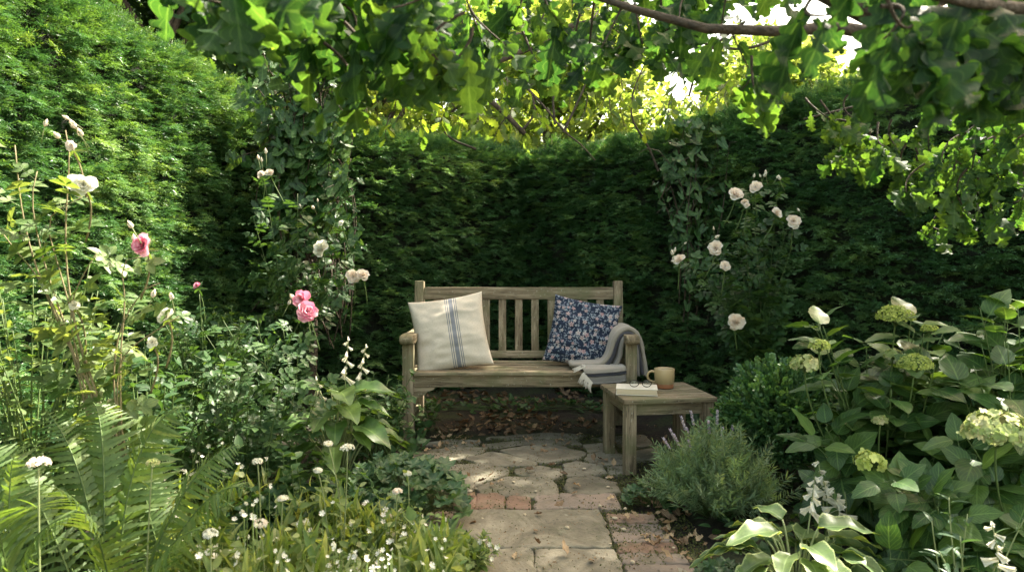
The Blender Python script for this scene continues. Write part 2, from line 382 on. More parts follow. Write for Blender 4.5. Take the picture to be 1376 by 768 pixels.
UP = np.array([0, 0, 1.0])
def bez(a, b, c, n=12):
    t = np.linspace(0, 1, n)[:, None]; return (1 - t) ** 2 * np.array(a) + 2 * t * (1 - t) * np.array(b) + t * t * np.array(c)
def pick(pts, t):
    q = t * (len(pts) - 1); i = np.clip(q.astype(int), 0, len(pts) - 2); f = (q - i)[:, None]
    return pts[i] * (1 - f) + pts[i + 1] * f, nrm(pts[i + 1] - pts[i])
def leaves_on(S, pts, T, k, size, g, t0=.25, up=.5, fwd=.35, pet=None, mi=0, rbias=0, taper=.3, stemS=None, facing=None):
    t = np.sort(g.uniform(t0, 1, k)); p, tan = pick(pts, t)
    az = np.arange(k) * 2.4 + g.uniform(0, 6) + g.normal(0, .3, k)
    A = nrm(np.cross(tan, np.array([.21, .33, .91]))); B = np.cross(tan, A)
    rad = np.cos(az)[:, None] * A + np.sin(az)[:, None] * B
    D = nrm(rad + tan * fwd + np.array([0, 0, .12]) + g.normal(0, .15, (k, 3)))
    N = UP * up + rad * .2 + g.normal(0, .28, (k, 3)) + tan * .5
    if facing is not None: N = N + np.array(facing)
    sz = size * (1 - taper * t) * g.uniform(.7, 1.15, k)
    if pet is not None:
        q = p + D * (pet * g.uniform(.6, 1.1, k))[:, None]
        if stemS is not None:
            for a, b in zip(p, q): stemS.tube([a, (a + b) / 2 + [0, 0, .004], b], [.0014, .0012, .001], 3)
        p = q
    S.inst(T, p, D, N, sz, np.clip(g.uniform(0, 1, k) ** 1.3 + rbias, 0, 1), mi)

ROSE = {}
def bloom(kind, loc, size, parent, seed, face=(0, -1, .6), name='rose_bloom'):
    key = (kind, seed % 6)
    if key not in ROSE:
        T = rose_T(seed % 6 + 5, [34, 22, 28, 16, 40, 25][seed % 6]); S = Soup(); S.inst(T, np.zeros((1, 3)), np.array([0, 1, 0.]), UP, 1.0)
        nf = len(T[1][0]); q = S.Q[0]; S.Q[0] = (q[0], q[1], np.repeat(RG(seed).uniform(0, 1, nf // 16 + 1), 16)[:nf], q[3])
        o = S.build(name, M['petal_' + kind]); ROSE[key] = o.data; bpy.data.objects.remove(o)
    o = bpy.data.objects.new(name, ROSE[key]); C.objects.link(o)
    g = RG(seed * 7 + 1); d = Vector(face) + Vector(g.normal(0, .25, 3))
    o.parent = parent; o.location = Vector([float(q) for q in loc]) - parent.location
    o.rotation_euler = (d.to_track_quat('Z', 'Y') @ Euler((0, 0, g.uniform(0, 6))).to_quaternion()).to_euler(); o.scale = (size * .53,) * 3
    return o
BUD = {}
def buds(root, p, n, g, r=.008):
    if 'm' not in BUD:
        S = Soup(); S.tube(bez((0, 0, -1.5), (0, 0, .2), (0, 0, 2.), 8), np.array([.3, .85, 1, 1, .85, .6, .3, .05]), 8, 0, .4)
        for k in range(5): S.inst(T_lance, np.zeros((1, 3)) + [math.cos(k * 1.26) * .5, math.sin(k * 1.26) * .5, -1.4], np.array([math.cos(k * 1.26) * .45, math.sin(k * 1.26) * .45, 1.]), np.array([math.cos(k * 1.26), math.sin(k * 1.26), 0]), 2.6, .5, 1)
        S.tube([(0, 0, -1.3), (0, .3, -5), (0, 1., -9)], .16, 4, 1); o = S.build('bud', [M['petal_b'], M['stem_pale']]); BUD['m'] = o.data; bpy.data.objects.remove(o)
    for i in range(n):
        q = np.array(p) + g.normal(0, .018, 3) + [0, 0, .015]; o = bpy.data.objects.new('bud', BUD['m']); C.objects.link(o); o.parent = root
        o.location = Vector([float(v) for v in q]) - root.location; o.scale = (r * g.uniform(.6, 1.2),) * 3; o.rotation_euler = (g.normal(0, .35), g.normal(0, .35), g.uniform(0, 6))

# ================================================================== SETTING
S = Soup()
n = 90; xs = np.sign(np.linspace(-1, 1, n)) * np.abs(np.linspace(-1, 1, n)) ** 5 * 250 + np.linspace(-6, 6, n); ys = xs + 3
X, Yg = np.meshgrid(xs, ys); near = np.clip(1 - (np.abs(X) + np.abs(Yg - 3)) / 14, 0, 1)
Z = (fbm(np.stack([X * 1.5, Yg * 1.5, X * 0], -1).reshape(-1, 3), 5).reshape(X.shape) - .5) * .06
bed = np.clip((np.abs(X - .15) - .62) / .3, 0, 1); Z = Z * (.1 + .9 * bed) + .05 * bed * near + .004
V = np.stack([X, Yg, Z], -1).reshape(-1, 3); I = np.arange(n * n).reshape(n, n)
S.raw(V, np.stack([I[:-1, :-1], I[:-1, 1:], I[1:, 1:], I[1:, :-1]], -1).reshape(-1, 4))
tag(S.build('ground', M['soil']), kind='structure')

def slab(bm_list, pts, z=.022, rnd=.5, seed=0, mi=0):
    """irregular stone with chipped rounded edge, real thickness"""
    g = RG(seed); P2 = []
    pts = [np.array(p[:2]) for p in pts]; cen = sum(pts) / len(pts)
    for i, p in enumerate(pts):
        q = pts[(i + 1) % len(pts)]; L = np.linalg.norm(q - p); k = max(2, int(L / .035))
        for j in range(k):
            t = j / k; r = p * (1 - t) + q * t; P2.append(r + g.normal(0, .0035, 2) - (r - cen) * (.015 if j == 0 else 0))
    P2 = np.array(P2); m = len(P2); d = nrm(cen - P2); rings = []
    for off, zz in ((-.009, -.05), (-.009, z - .008), (-.006, z - .002), (-.001, z), (.012, z + .001)):
        rings.append(np.c_[P2 + d * off, np.full(m, zz) + (g.normal(0, .0012, m) if zz > 0 else 0)])
    for s_ in (.75, .45, .2):
        r = cen + (P2 - cen) * s_ * .9; rings.append(np.c_[r, z + .0015 + (fbm(np.c_[r * 9, np.full(m, seed)], 3) - .5) * .006])
    V = np.concatenate(rings + [np.array([[cen[0], cen[1], z]])]); f = []
    for r_ in range(len(rings) - 1):
        for j in range(m): f.append((r_ * m + j, r_ * m + (j + 1) % m, (r_ + 1) * m + (j + 1) % m, (r_ + 1) * m + j))
    l = (len(rings) - 1) * m; tr = [(l + j, l + (j + 1) % m, len(V) - 1) for j in range(m)]
    bm_list.raw(V, [np.array(f), np.array(tr)], mi, rnd)
S = Soup(); c3 = lambda a: [G(x / 2.867 + 530, y / 2.867 + 500) for x, y in a]
stones = [
 [(322, 455), (440, 415), (604, 424), (630, 458), (622, 494), (520, 499), (340, 487)],
 [(655, 460), (672, 423), (760, 414), (852, 440), (866, 478), (690, 489)],
 [(110, 400), (215, 370), (330, 364), (440, 384), (428, 410), (318, 444), (288, 474), (225, 478), (90, 450)],
 [(462, 386), (540, 376), (645, 386), (645, 410), (612, 426), (470, 407)],
 [(652, 368), (705, 356), (800, 374), (820, 402), (755, 410), (665, 414)],
 [(270, 348), (375, 320), (450, 334), (552, 364), (535, 374), (375, 376)],
 [(405, 314), (520, 294), (640, 296), (738, 324), (705, 348), (565, 362), (470, 336)],
 [(60, 322), (230, 298), (360, 302), (330, 325), (240, 352), (60, 360)],
 [(748, 330), (800, 320), (885, 332), (890, 368), (800, 370), (735, 352)],
 [(825, 378), (890, 374), (895, 402), (832, 408)],
 [(340, 290), (520, 268), (700, 272), (722, 290), (640, 292), (520, 288), (400, 306)],
 [(728, 292), (830, 282), (860, 322), (800, 314), (752, 324)],
 [(90, 285), (210, 268), (330, 272), (310, 295), (200, 292)],
 [(350, 262), (560, 245), (740, 250), (700, 268), (500, 266)],
 [(760, 262), (960, 250), (1000, 290), (880, 300), (850, 278)],
 [(900, 320), (1010, 305), (1040, 345), (910, 350)],
]
g = RG(11)
for i, s_ in enumerate(stones): slab(S, c3(s_), .022 + g.normal(0, .002), g.uniform(), i)
slab(S, [(-.235, 2.585), (.383, 2.585), (.380, 2.968), (-.225, 2.968)], .026, .55, 40)
slab(S, [(-.36, 2.2), (.075, 2.2), (.075, 2.566), (-.34, 2.566)], .024, .7, 41)
slab(S, [(.093, 2.2), (.385, 2.2), (.385, 2.562), (.093, 2.566)], .022, .4, 42)
slab(S, [(-.4, 1.5), (.385, 1.5), (.385, 2.18), (-.4, 2.18)], .022, .4, 43)
rowx = [(232, 322, 1), (318, 432, 1), (436, 532, 1), (545, 650, 0), (645, 765, 0), (752, 872, 0)]
for i, (a, b_, red) in enumerate(rowx):
    xa = (a / 2.867 + 530 - CX) / F * 3.09; xb = (b_ / 2.867 + 530 - CX) / F * 3.09
    slab(S, [(xa, 2.995 + g.uniform(0, .01)), (xb - .012, 2.995), (xb - .014, 3.185), (xa, 3.19 + g.uniform(-.01, .01))], .022, g.uniform(.2, .9), 50 + i, 1 if red else 2)
for i in range(15):                                    # brick column beside the big slabs
    y1 = 2.93 - i * .1; off = .0 + .012 * i / 2
    slab(S, [(.408 + g.normal(0, .004), y1 - .088), (.612 + off + g.normal(0, .006), y1 - .086), (.606 + off, y1), (.408, y1 + g.normal(0, .003))], .02 + g.normal(0, .003), g.uniform(), 70 + i, 2 if i % 3 else 1)
for i in range(5):
    slab(S, [(-.36 - g.uniform(0, .02), 2.88 - i * .1), (-.25, 2.88 - i * .1), (-.25, 2.965 - i * .1), (-.37, 2.965 - i * .1)], .018, g.uniform(), 95 + i, 2)
tag(S.build('path', [M['flag'], M['brick'], M['greybrick']], smooth=True), kind='structure')

# moss and weeds in the joints
S = Soup(); g = RG(3); k = 42000
p = np.c_[g.uniform(-.45, .75, k), g.uniform(2.2, 4.3, k), np.full(k, 0.0)]
keep = fbm(p * 5, 4) > .38; p = p[keep]; p[:, 2] = .010 + g.uniform(0, .010, len(p))
D = nrm(np.c_[g.normal(0, .6, (len(p), 2)), np.abs(g.normal(.5, .3, len(p)))])
S.inst(grid_leaf(ov, 2, 1, 0, .2, w=.3), p, D, UP + g.normal(0, .3, (len(p), 3)), g.uniform(.006, .014, len(p)), g.uniform(0, 1, len(p)))
# only what grows in joints is above stone level; blades under slabs stay hidden beneath them
tag(S.build('moss', M['moss']), 'low green moss growing in the joints between the paving stones', 'moss', kind='stuff')

# ================================================================== HEDGES
def hedge(name, label, A, B, H, side, thick=.9, dens=900, seed=0, tips=0.0, amp=.11, sz=.10, hv=.06, round_=.22, fan=5):
    A = np.array(A, float); B = np.array(B, float); d = B - A; L = np.linalg.norm(d); d /= L
    nv = np.array([-d[1], d[0]]) * side; g = RG(seed)
    root = thing(name, label, 'hedge', (*((A + B) / 2), 0))
    arc = math.pi / 2 * round_; Q = H - round_ + arc + (thick - 2 * round_) + arc + (H - round_)
    vis = H - round_ + arc + thick * .6
    sp_ = 1 / math.sqrt(dens); ni, nj = int(L / sp_), int(vis / (sp_ * .8)); s, q = np.meshgrid((np.arange(ni) + .5) / ni * L, (np.arange(nj) + .5) / nj * vis, indexing='ij')
    k = ni * nj; s = s.ravel() + g.uniform(-.5, .5, k) * sp_; q = np.clip(q.ravel() + g.uniform(-.45, .45, k) * sp_, 0, vis)
    def prof(q):
        o = np.zeros_like(q); z = q.copy(); nh = np.ones_like(q); nz = np.zeros_like(q)
        m = q > H - round_; a = np.clip((q - (H - round_)) / round_, 0, math.pi / 2)
        o[m] = round_ * (1 - np.cos(a[m])); z[m] = H - round_ + round_ * np.sin(a[m]); nh[m] = np.cos(a[m]); nz[m] = np.sin(a[m])
        m2 = q > H - round_ + arc; o[m2] = round_ + q[m2] - (H - round_ + arc); z[m2] = H; nh[m2] = 0; nz[m2] = 1
        return o, z, nh, nz
    o, z, nh, nz = prof(q)
    z = z * (1 + hv * (fbm(np.c_[s * 1.3, s * 0, s * 0 + seed], 2) - .5))
    base = np.c_[A[0] + d[0] * s - nv[0] * o, A[1] + d[1] * s - nv[1] * o, z]
    nor = np.c_[nv[0] * nh, nv[1] * nh, nz]
    co = np.c_[s * 10, base[:, 2] * 12, o * 10 + seed * 3]
    big = fbm(np.c_[s * 1.6, z * 1.9, o], seed + 7) - .5
    lay_ = fbm(co, seed + 1, 2)
    disp = amp * (lay_ - .5) * 2 + .16 * big
    keep = (lay_ > .27 + g.uniform(-.06, .06, k)) & (big > -.4); base = base[keep]; nor = nor[keep]; disp = disp[keep]; big = big[keep]; lay_ = lay_[keep]; m = len(base)
    root_p = base + nor * (disp + g.normal(0, .03, m) - sz * 1.05)[:, None]
    lat = np.array([d[0], d[1], 0.0]); ax = nrm(nor + lat * g.normal(0, .28, m)[:, None] + UP * g.normal(.15, .26, m)[:, None])
    tr = np.clip(.42 + big * 1.1 + g.normal(0, .3, m), 0, 1)  # wide tone spread paints the lighter tufts as highlights
    tipm = g.uniform(0, 1, m) < tips * np.clip(.12 + (base[:, 2] / H) ** 3 * 1.0, 0, 1)
    S = Soup(); tsz = sz * g.uniform(.75, 1.3, m)
    for j in range(fan):
        a = ((j + .5) / fan - .5) * 1.8 + g.normal(0, .2, m)
        side_ = nrm(np.cross(ax, UP + .01)); upv = np.cross(side_, ax)
        D = nrm(ax * np.cos(a)[:, None] + side_ * np.sin(a)[:, None] + upv * g.normal(.0, .2, m)[:, None]); N = upv + g.normal(0, .22, (m, 3)) + UP * .3
        size = tsz * (1 - .22 * np.abs(a)) * g.uniform(.85, 1.1, m); st = root_p + D * (tsz * .25)[:, None]
        for tm in (0, 1):
            e = tipm == bool(tm)
            if e.any(): S.inst(T_spr[(j + tm) % 4], st[e], D[e], N[e], size[e], np.clip(tr[e] + g.normal(0, .08, e.sum()), 0, 1), tm)
    S.build('foliage', [M['yew'], M['yew_tip']], root)
    # dark woody core, real volume
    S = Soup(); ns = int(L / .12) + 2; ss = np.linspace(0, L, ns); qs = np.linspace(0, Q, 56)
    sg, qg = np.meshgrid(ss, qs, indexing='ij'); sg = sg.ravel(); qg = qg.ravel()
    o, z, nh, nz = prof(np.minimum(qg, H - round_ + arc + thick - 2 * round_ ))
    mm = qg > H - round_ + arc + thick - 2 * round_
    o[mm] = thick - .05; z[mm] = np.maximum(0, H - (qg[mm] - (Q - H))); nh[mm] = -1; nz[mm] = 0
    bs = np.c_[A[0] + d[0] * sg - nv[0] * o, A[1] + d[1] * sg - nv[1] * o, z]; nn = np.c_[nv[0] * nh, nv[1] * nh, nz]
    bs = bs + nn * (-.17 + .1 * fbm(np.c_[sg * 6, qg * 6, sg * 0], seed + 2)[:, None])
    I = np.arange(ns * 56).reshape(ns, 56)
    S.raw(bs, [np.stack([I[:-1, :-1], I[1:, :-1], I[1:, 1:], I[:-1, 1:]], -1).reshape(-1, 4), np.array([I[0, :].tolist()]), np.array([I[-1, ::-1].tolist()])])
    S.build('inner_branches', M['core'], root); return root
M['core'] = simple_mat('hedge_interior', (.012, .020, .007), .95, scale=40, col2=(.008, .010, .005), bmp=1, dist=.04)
hedge('yew_hedge', 'tall sunlit clipped yew hedge along the left side with pale new growth on top', (-1.98, .3), (-1.84, 5.5), 2.42, -1, thick=1.1, dens=620, seed=1, tips=.6, amp=.095, sz=.075, round_=.3)
hedge('yew_hedge', 'dark shaded yew hedge behind the left half of the bench', (-1.85, 4.6), (0.22, 6.38), 2.13, -1, thick=.8, dens=470, seed=2, tips=.2, amp=.09, sz=.08)
hedge('yew_hedge', 'dark clipped yew hedge running behind the side table to the right', (-0.06, 6.40), (3.2, 2.55), 2.15, -1, thick=.9, dens=470, seed=3, tips=.25, amp=.09, sz=.08)

# ================================================================== BENCH
def beam(bm, c, s, bev=.004, rot=None, seg=2):
    r = bmesh.ops.create_cube(bm, size=1); vs = r['verts']
    for v in vs: v.co = Vector((v.co.x * s[0], v.co.y * s[1], v.co.z * s[2]))
    es = list({e for v in vs for e in v.link_edges})
    if bev: 
        rr = bmesh.ops.bevel(bm, geom=es, offset=bev, segments=seg, affect='EDGES', profile=.6); vs = list({v for f in rr['faces'] for v in f.verts} | {v for v in vs if v.is_valid})
    for v in vs:
        if rot is not None: v.co = rot @ v.co
        v.co += Vector(c)
def bobj(name, bm, mat, parent, mods=None):
    bmesh.ops.recalc_face_normals(bm, faces=bm.faces)
    me = bpy.data.meshes.new(name); bm.to_mesh(me); bm.free()
    for m in (mat if isinstance(mat, (list, tuple)) else [mat]): me.materials.append(m)
    for p_ in me.polygons: p_.use_smooth = True
    o = bpy.data.objects.new(name, me); C.objects.link(o); o.parent = parent
    try: me.set_sharp_from_angle(angle=R(35))
    except Exception: pass
    return o
def extr(bm, poly, axis, a, b):       # poly of 2D points, extruded along axis from a to b
    def mk(p, t): return Vector((t, p[0], p[1])) if axis == 0 else (Vector((p[0], t, p[1])) if axis == 1 else Vector((p[0], p[1], t)))
    v1 = [bm.verts.new(mk(p, a)) for p in poly]; v2 = [bm.verts.new(mk(p, b)) for p in poly]; n = len(poly)
    bm.faces.new(v1); bm.faces.new(v2[::-1])
    for i in range(n): bm.faces.new((v1[i], v2[i], v2[(i + 1) % n], v1[(i + 1) % n]))
BX, BY, BW = .045, 4.06, 1.40
bench = thing('garden_bench', 'weathered teak garden bench with slatted back standing on the paving', 'bench', (BX, BY, .02))
hw = BW / 2; z0 = -.02
for sx in (-1, 1):
    bm = bmesh.new(); beam(bm, (sx * (hw - .033), .033, .315 + z0 + .005), (.066, .066, .62), .005); bobj('leg', bm, WZ, bench)
    bm = bmesh.new(); beam(bm, (sx * (hw - .032), .50, .225), (.062, .062, .45), .005)
    rt = Matrix.Rotation(R(-7), 3, 'X'); beam(bm, (sx * (hw - .032), .53, .68), (.0615, .055, .56), .006, rt); bobj('leg', bm, WZ, bench)
    # armrest: flat on top, rounded nose
    pr = [(-.055 + .028 * (1 - math.cos(a)) - .0, .605 + .024 + .026 * math.sin(a)) for a in np.linspace(-1.4, 1.4, 8)]
    poly = [(.52, .608), (.05, .608), (.03, .600)] + [(-.032 - .028 * math.cos(a), .628 + .027 * math.sin(a)) for a in np.linspace(-1.5, 1.5, 9)] + [(.1, .652), (.3, .643), (.52, .648)]
    bm = bmesh.new(); xc = sx * (hw - .033); extr(bm, poly, 0, xc - .04, xc + .04)
    bmesh.ops.bevel(bm, geom=[e for e in bm.edges if abs(e.verts[0].co.x - e.verts[1].co.x) < 1e-5], offset=.007, segments=2, affect='EDGES', profile=.6)
    bobj('armrest', bm, WY, bench)
    bm = bmesh.new(); beam(bm, (sx * (hw - .034), .27, .375), (.03, .42, .07), .004); bobj('side_rail', bm, WY, bench)
    bm = bmesh.new(); beam(bm, (sx * (hw - .034), .27, .12), (.028, .42, .045), .004); bobj('stretcher', bm, WY, bench)
    xx = hw - .067
    cur = [(0, 0), (.13, 0), (.118, -.014), (.10, -.022), (.082, -.027), (.072, -.040), (.055, -.052), (.035, -.058), (.015, -.062), (0, -.07)]
    bm = bmesh.new(); extr(bm, [(sx * (-xx + a) * 1.0, .339 + b) for a, b in cur] if sx > 0 else [(-(-xx + a), .339 + b) for a, b in cur][::-1], 1, .018, .044)
    for v in bm.verts: v.co.x *= -1
    bobj('bracket', bm, WX, bench)
bm = bmesh.new(); beam(bm, (0, .027, .376), (BW - .134, .032, .070), .004); bobj('apron', bm, WX, bench)
bm = bmesh.new(); beam(bm, (0, .487, .376), (BW - .126, .03, .07), .004); bobj('rear_apron', bm, WX, bench)
bm = bmesh.new()
for i in range(6):
    w_ = .072; y = .012 + i * .083 + w_ / 2 - .03; L = BW - .002 if i > 0 and i < 5 else BW - .134
    zz = .424 - .010 * math.sin(math.pi * i / 5)
    beam(bm, (0, y, zz), (BW - .136 if i in (0, 5) else BW - .136, w_, .022), .008 if i == 0 else .004)
bobj('seat', bm, WX, bench)
rt = Matrix.Rotation(R(-7), 3, 'X')
def back(z): return .497 + (z - .45) * math.tan(R(7)) + .005
bm = bmesh.new(); beam(bm, (0, back(.875), .875), (BW - .126, .034, .082), .005, rt); bobj('top_rail', bm, WX, bench)
bm = bmesh.new(); beam(bm, (0, back(.475), .470), (BW - .126, .032, .05), .004, rt); bobj('lower_back_rail', bm, WX, bench)
for i in range(11):
    bm = bmesh.new(); beam(bm, ((i - 5) * .1095, back(.66), .665), (.050, .016, .345), .003, rt); bobj('back_slat', bm, WZ, bench)

# ================================================================== SIDE TABLE
tb = thing('side_table', 'small square weathered wooden side table in front of the bench arm', 'table', (.785, 3.71, .02), R(8))
tw, td, th = .50, .46, .39
bm = bmesh.new(); nn = 6
for i in range(nn):
    wd = (td - .0) / nn; beam(bm, (0, -td / 2 + wd * (i + .5), th - .0125), (tw, wd - .004, .025), .004)
bobj('tabletop', bm, WX, tb)
for sx in (-1, 1):
    for sy in (-1, 1):
        bm = bmesh.new(); beam(bm, (sx * (tw / 2 - .042), sy * (td / 2 - .042), (th - .026) / 2), (.058, .058, th - .026), .004); bobj('leg', bm, WZ, tb)
    bm = bmesh.new(); beam(bm, (sx * (tw / 2 - .045), 0, th - .058), (.024, td - .144, .06), .003); bobj('apron', bm, WY, tb)
    bm = bmesh.new(); beam(bm, (0, sx * (td / 2 - .045), th - .058), (tw - .144, .024, .06), .003); bobj('apron', bm, WX, tb)
TZ = .412

# ================================================================== CUSHIONS
def cushion_mesh(name, side, thick, seed, mat, W=None):
    n = 56; u = np.linspace(-1, 1, n); U, Vv = np.meshgrid(u, u, indexing='ij'); h = side / 2
    x = h * U * (1 - .075 * (1 - Vv ** 2) * np.abs(U)); z = h * Vv * (1 - .075 * (1 - U ** 2) * np.abs(Vv))
    t = thick / 2 * np.clip((1 - np.abs(U) ** 2.2) * (1 - np.abs(Vv) ** 2.2), 0, 1) ** .55
    r = np.sqrt(U ** 2 + Vv ** 2)
    pts = np.stack([U * 2.2, Vv * 2.2, U * 0 + seed], -1).reshape(-1, 3)
    ang = np.arctan2(Vv, U)
    wr = np.sin(ang * 4 + 6 * fbm(pts, seed).reshape(U.shape)) * .006 * np.clip(r - .5, 0, 1) * np.clip(1.45 - r, 0, 1) * 4
    fold = np.abs(fbm(pts * np.array([.7, 1.6, 1]), seed + 4, 2).reshape(U.shape) - .5) * -.045
    edge = np.clip((1 - np.maximum(np.abs(U), np.abs(Vv))) * 6, 0, 1)
    tf = (t + (wr + fold) * edge * (t / (thick / 2) + .2)); z = z - .02 * h * (1 - U ** 2) * (Vv < 0)
    S = Soup(); I = np.arange(n * n).reshape(n, n); uv = np.stack([U, Vv], -1).reshape(-1, 2)
    front = np.stack([x, -tf - .003, z], -1).reshape(-1, 3); back_ = np.stack([x, t * .9 + .003, z], -1).reshape(-1, 3)
    qf = np.stack([I[:-1, :-1], I[1:, :-1], I[1:, 1:], I[:-1, 1:]], -1).reshape(-1, 4)
    V = np.concatenate([front, back_]); N = n * n
    ring = [I[i, 0] for i in range(n)] + [I[n - 1, j] for j in range(1, n)] + [I[i, n - 1] for i in range(n - 2, -1, -1)] + [I[0, j] for j in range(n - 2, 0, -1)]
    side_f = [(ring[i], ring[(i + 1) % len(ring)], ring[(i + 1) % len(ring)] + N, ring[i] + N) for i in range(len(ring))]
    S.raw(V, [qf, qf[:, ::-1] + N, np.array(side_f)[:, ::-1]], 0, .5, np.concatenate([uv, uv]))
    o = S.build(name, mat)
    # sewn edge
    return o
def linen_mat():
    m, t, b = new_mat('striped_linen'); uv = N_(t, 'ShaderNodeUVMap'); sp = N_(t, 'ShaderNodeSeparateXYZ'); t.links.new(uv.outputs[0], sp.inputs[0])
    mp = N_(t, 'ShaderNodeMapping'); mp.inputs['Scale'].default_value = (60, 8, 1); t.links.new(uv.outputs[0], mp.inputs[0])
    mp2 = N_(t, 'ShaderNodeMapping'); mp2.inputs['Scale'].default_value = (8, 60, 1); t.links.new(uv.outputs[0], mp2.inputs[0])
    wv = math_(t, 'ADD', noise(t, 2, 2, .6, mp.outputs[0]), noise(t, 2, 2, .6, mp2.outputs[0]))
    base = ramp(t, wv, [(.7, (.40, .345, .28)), (1.0, (.55, .49, .41))])
    x = sp.outputs[0]; col = base
    def stripe(col, c, w, a, colr=(.10, .125, .18)):
        d = math_(t, 'LESS_THAN', math_(t, 'ABSOLUTE', math_(t, 'SUBTRACT', x, c)), w)
        f = math_(t, 'MULTIPLY', d, math_(t, 'MULTIPLY_ADD', wv, .3, clamp=True) if False else a)
        return mixc(t, f, col, colr)
    for c, w_, a in ((.12, .055, .78), (.215, .012, .85), (.262, .011, .8), (.025, .012, .85), (-.022, .011, .8)): col = stripe(col, c, w_, a)
    t.links.new(col, b.inputs['Base Color']); b.inputs['Roughness'].default_value = .95; b.inputs['Specular IOR Level'].default_value = .1
    bump(t, b, wv, .35, .002); return m
def floral_mat():
    m, t, b = new_mat('floral_cotton'); uv = N_(t, 'ShaderNodeUVMap'); col = mixc(t, noise(t, 40, 3, .6), (.012, .018, .036), (.026, .036, .062))
    def layer(col, scale, rad, pet, depth, c_in, c_out, thr, off):
        mp = N_(t, 'ShaderNodeMapping'); mp.inputs['Scale'].default_value = (scale, scale, 1); mp.inputs['Location'].default_value = (off, off * .7, 0); t.links.new(uv.outputs[0], mp.inputs[0])
        vo = N_(t, 'ShaderNodeTexVoronoi', voronoi_dimensions='2D', feature='F1'); vo.inputs['Scale'].default_value = 1; vo.inputs['Randomness'].default_value = .75; t.links.new(mp.outputs[0], vo.inputs['Vector'])
        sb = N_(t, 'ShaderNodeVectorMath', operation='SUBTRACT'); t.links.new(mp.outputs[0], sb.inputs[0]); t.links.new(vo.outputs['Position'], sb.inputs[1])
        sp = N_(t, 'ShaderNodeSeparateXYZ'); t.links.new(sb.outputs[0], sp.inputs[0]); sc = N_(t, 'ShaderNodeSeparateColor'); t.links.new(vo.outputs['Color'], sc.inputs[0])
        th = math_(t, 'ARCTAN2', sp.outputs[1], sp.outputs[0]); th = math_(t, 'ADD', math_(t, 'MULTIPLY', th, pet), math_(t, 'MULTIPLY', sc.outputs[0], 12))
        rr = math_(t, 'MULTIPLY', math_(t, 'ADD', math_(t, 'MULTIPLY', math_(t, 'COSINE', th), depth), 1.0), rad)
        rr = math_(t, 'MULTIPLY', rr, math_(t, 'ADD', math_(t, 'MULTIPLY', sc.outputs[2], .6), .7))
        r = vo.outputs['Distance']; q = math_(t, 'DIVIDE', r, rr)
        mask = math_(t, 'MULTIPLY', math_(t, 'LESS_THAN', q, 1), math_(t, 'GREATER_THAN', sc.outputs[1], thr))
        cc = mixc(t, sc.outputs[0], c_in, c_out); cc = mixc(t, math_(t, 'LESS_THAN', q, .3), cc, (.30, .10, .09)); cc = mixc(t, math_(t, 'GREATER_THAN', math_(t, 'SINE', math_(t, 'MULTIPLY', q, 14)), .6), cc, (.16, .17, .25))
        return mixc(t, math_(t, 'MULTIPLY', mask, .9), col, cc)
    col = layer(col, 13, .30, 2, .55, (.10, .14, .18), (.20, .25, .28), .4, 3.1)
    col = layer(col, 9.5, .28, 3, .45, (.16, .25, .30), (.36, .38, .38), .5, 7.7)
    col = layer(col, 5.8, .29, 5, .28, (.45, .25, .23), (.54, .48, .43), .42, 1.3)
    t.links.new(col, b.inputs['Base Color']); b.inputs['Roughness'].default_value = .9; b.inputs['Specular IOR Level'].default_value = .15
    bump(t, b, noise(t, 150, 2, .5), .2, .002); return m
def place_cushion(o, label, px, py, Y, lean, roll, yaw):
    p = P(px, py, Y); o.rotation_mode = 'XYZ'
    o.location = Vector(p); o.rotation_euler = (Matrix.Rotation(yaw, 3, 'Z') @ Matrix.Rotation(-lean, 3, 'X') @ Matrix.Rotation(-roll, 3, 'Y')).to_euler()
    tag(o, label, 'cushion', 'cushions on the bench')
place_cushion(cushion_mesh('cushion', .475, .17, 3, linen_mat()), 'cream linen cushion with blue grain sack stripes on the bench', 605, 447, 4.27, R(20), R(9), R(2))
place_cushion(cushion_mesh('cushion', .44, .16, 8, floral_mat()), 'navy blue cushion with a small floral print on the bench', 783, 447, 4.36, R(18), R(-10), R(-6))

# ================================================================== BLANKET
def cloth_mat(name, a, b_, sc=260):
    m, t, b = new_mat(name); co = objco(t); n1 = noise(t, sc, 3, .7, co); n2 = noise(t, 6, 3, .5, co)
    t.links.new(mixc(t, n2, ramp(t, n1, [(.35, a), (.65, b_)]), ramp(t, n1, [(.3, b_), (.7, a)])), b.inputs['Base Color']); b.inputs['Roughness'].default_value = 1; b.inputs['Specular IOR Level'].default_value = .05
    b.inputs['Sheen Weight'].default_value = .25; bump(t, b, n1, .5, .003); return m
wb, wn, wg = cloth_mat('wool_beige', (.20, .175, .15), (.33, .295, .255)), cloth_mat('wool_navy', (.028, .028, .036), (.055, .054, .066)), cloth_mat('wool_grey', (.13, .117, .105), (.24, .22, .20))
wf = cloth_mat('wool_fringe', (.42, .38, .32), (.58, .53, .46))
blk = thing('throw_blanket', 'grey and navy wool throw with fringe draped over the bench arm', 'blanket', tuple(P(838, 470, 4.15)))
cz = lambda a, Y: np.array([P(710 + x / 3.841, 360 + y / 3.841, Y) for x, y in a])
def smooth_path(p, n=48):
    p = np.asarray(p, float)
    for _ in range(3):
        q = [p[0]]
        for i in range(len(p) - 1): q += [p[i] * .75 + p[i + 1] * .25, p[i] * .25 + p[i + 1] * .75]
        q.append(p[-1]); p = np.array(q)
    L = np.r_[0, np.cumsum(np.linalg.norm(np.diff(p, axis=0), axis=1))]; t = np.linspace(0, L[-1], n)
    return np.stack([np.interp(t, L, p[:, k]) for k in range(3)], -1)
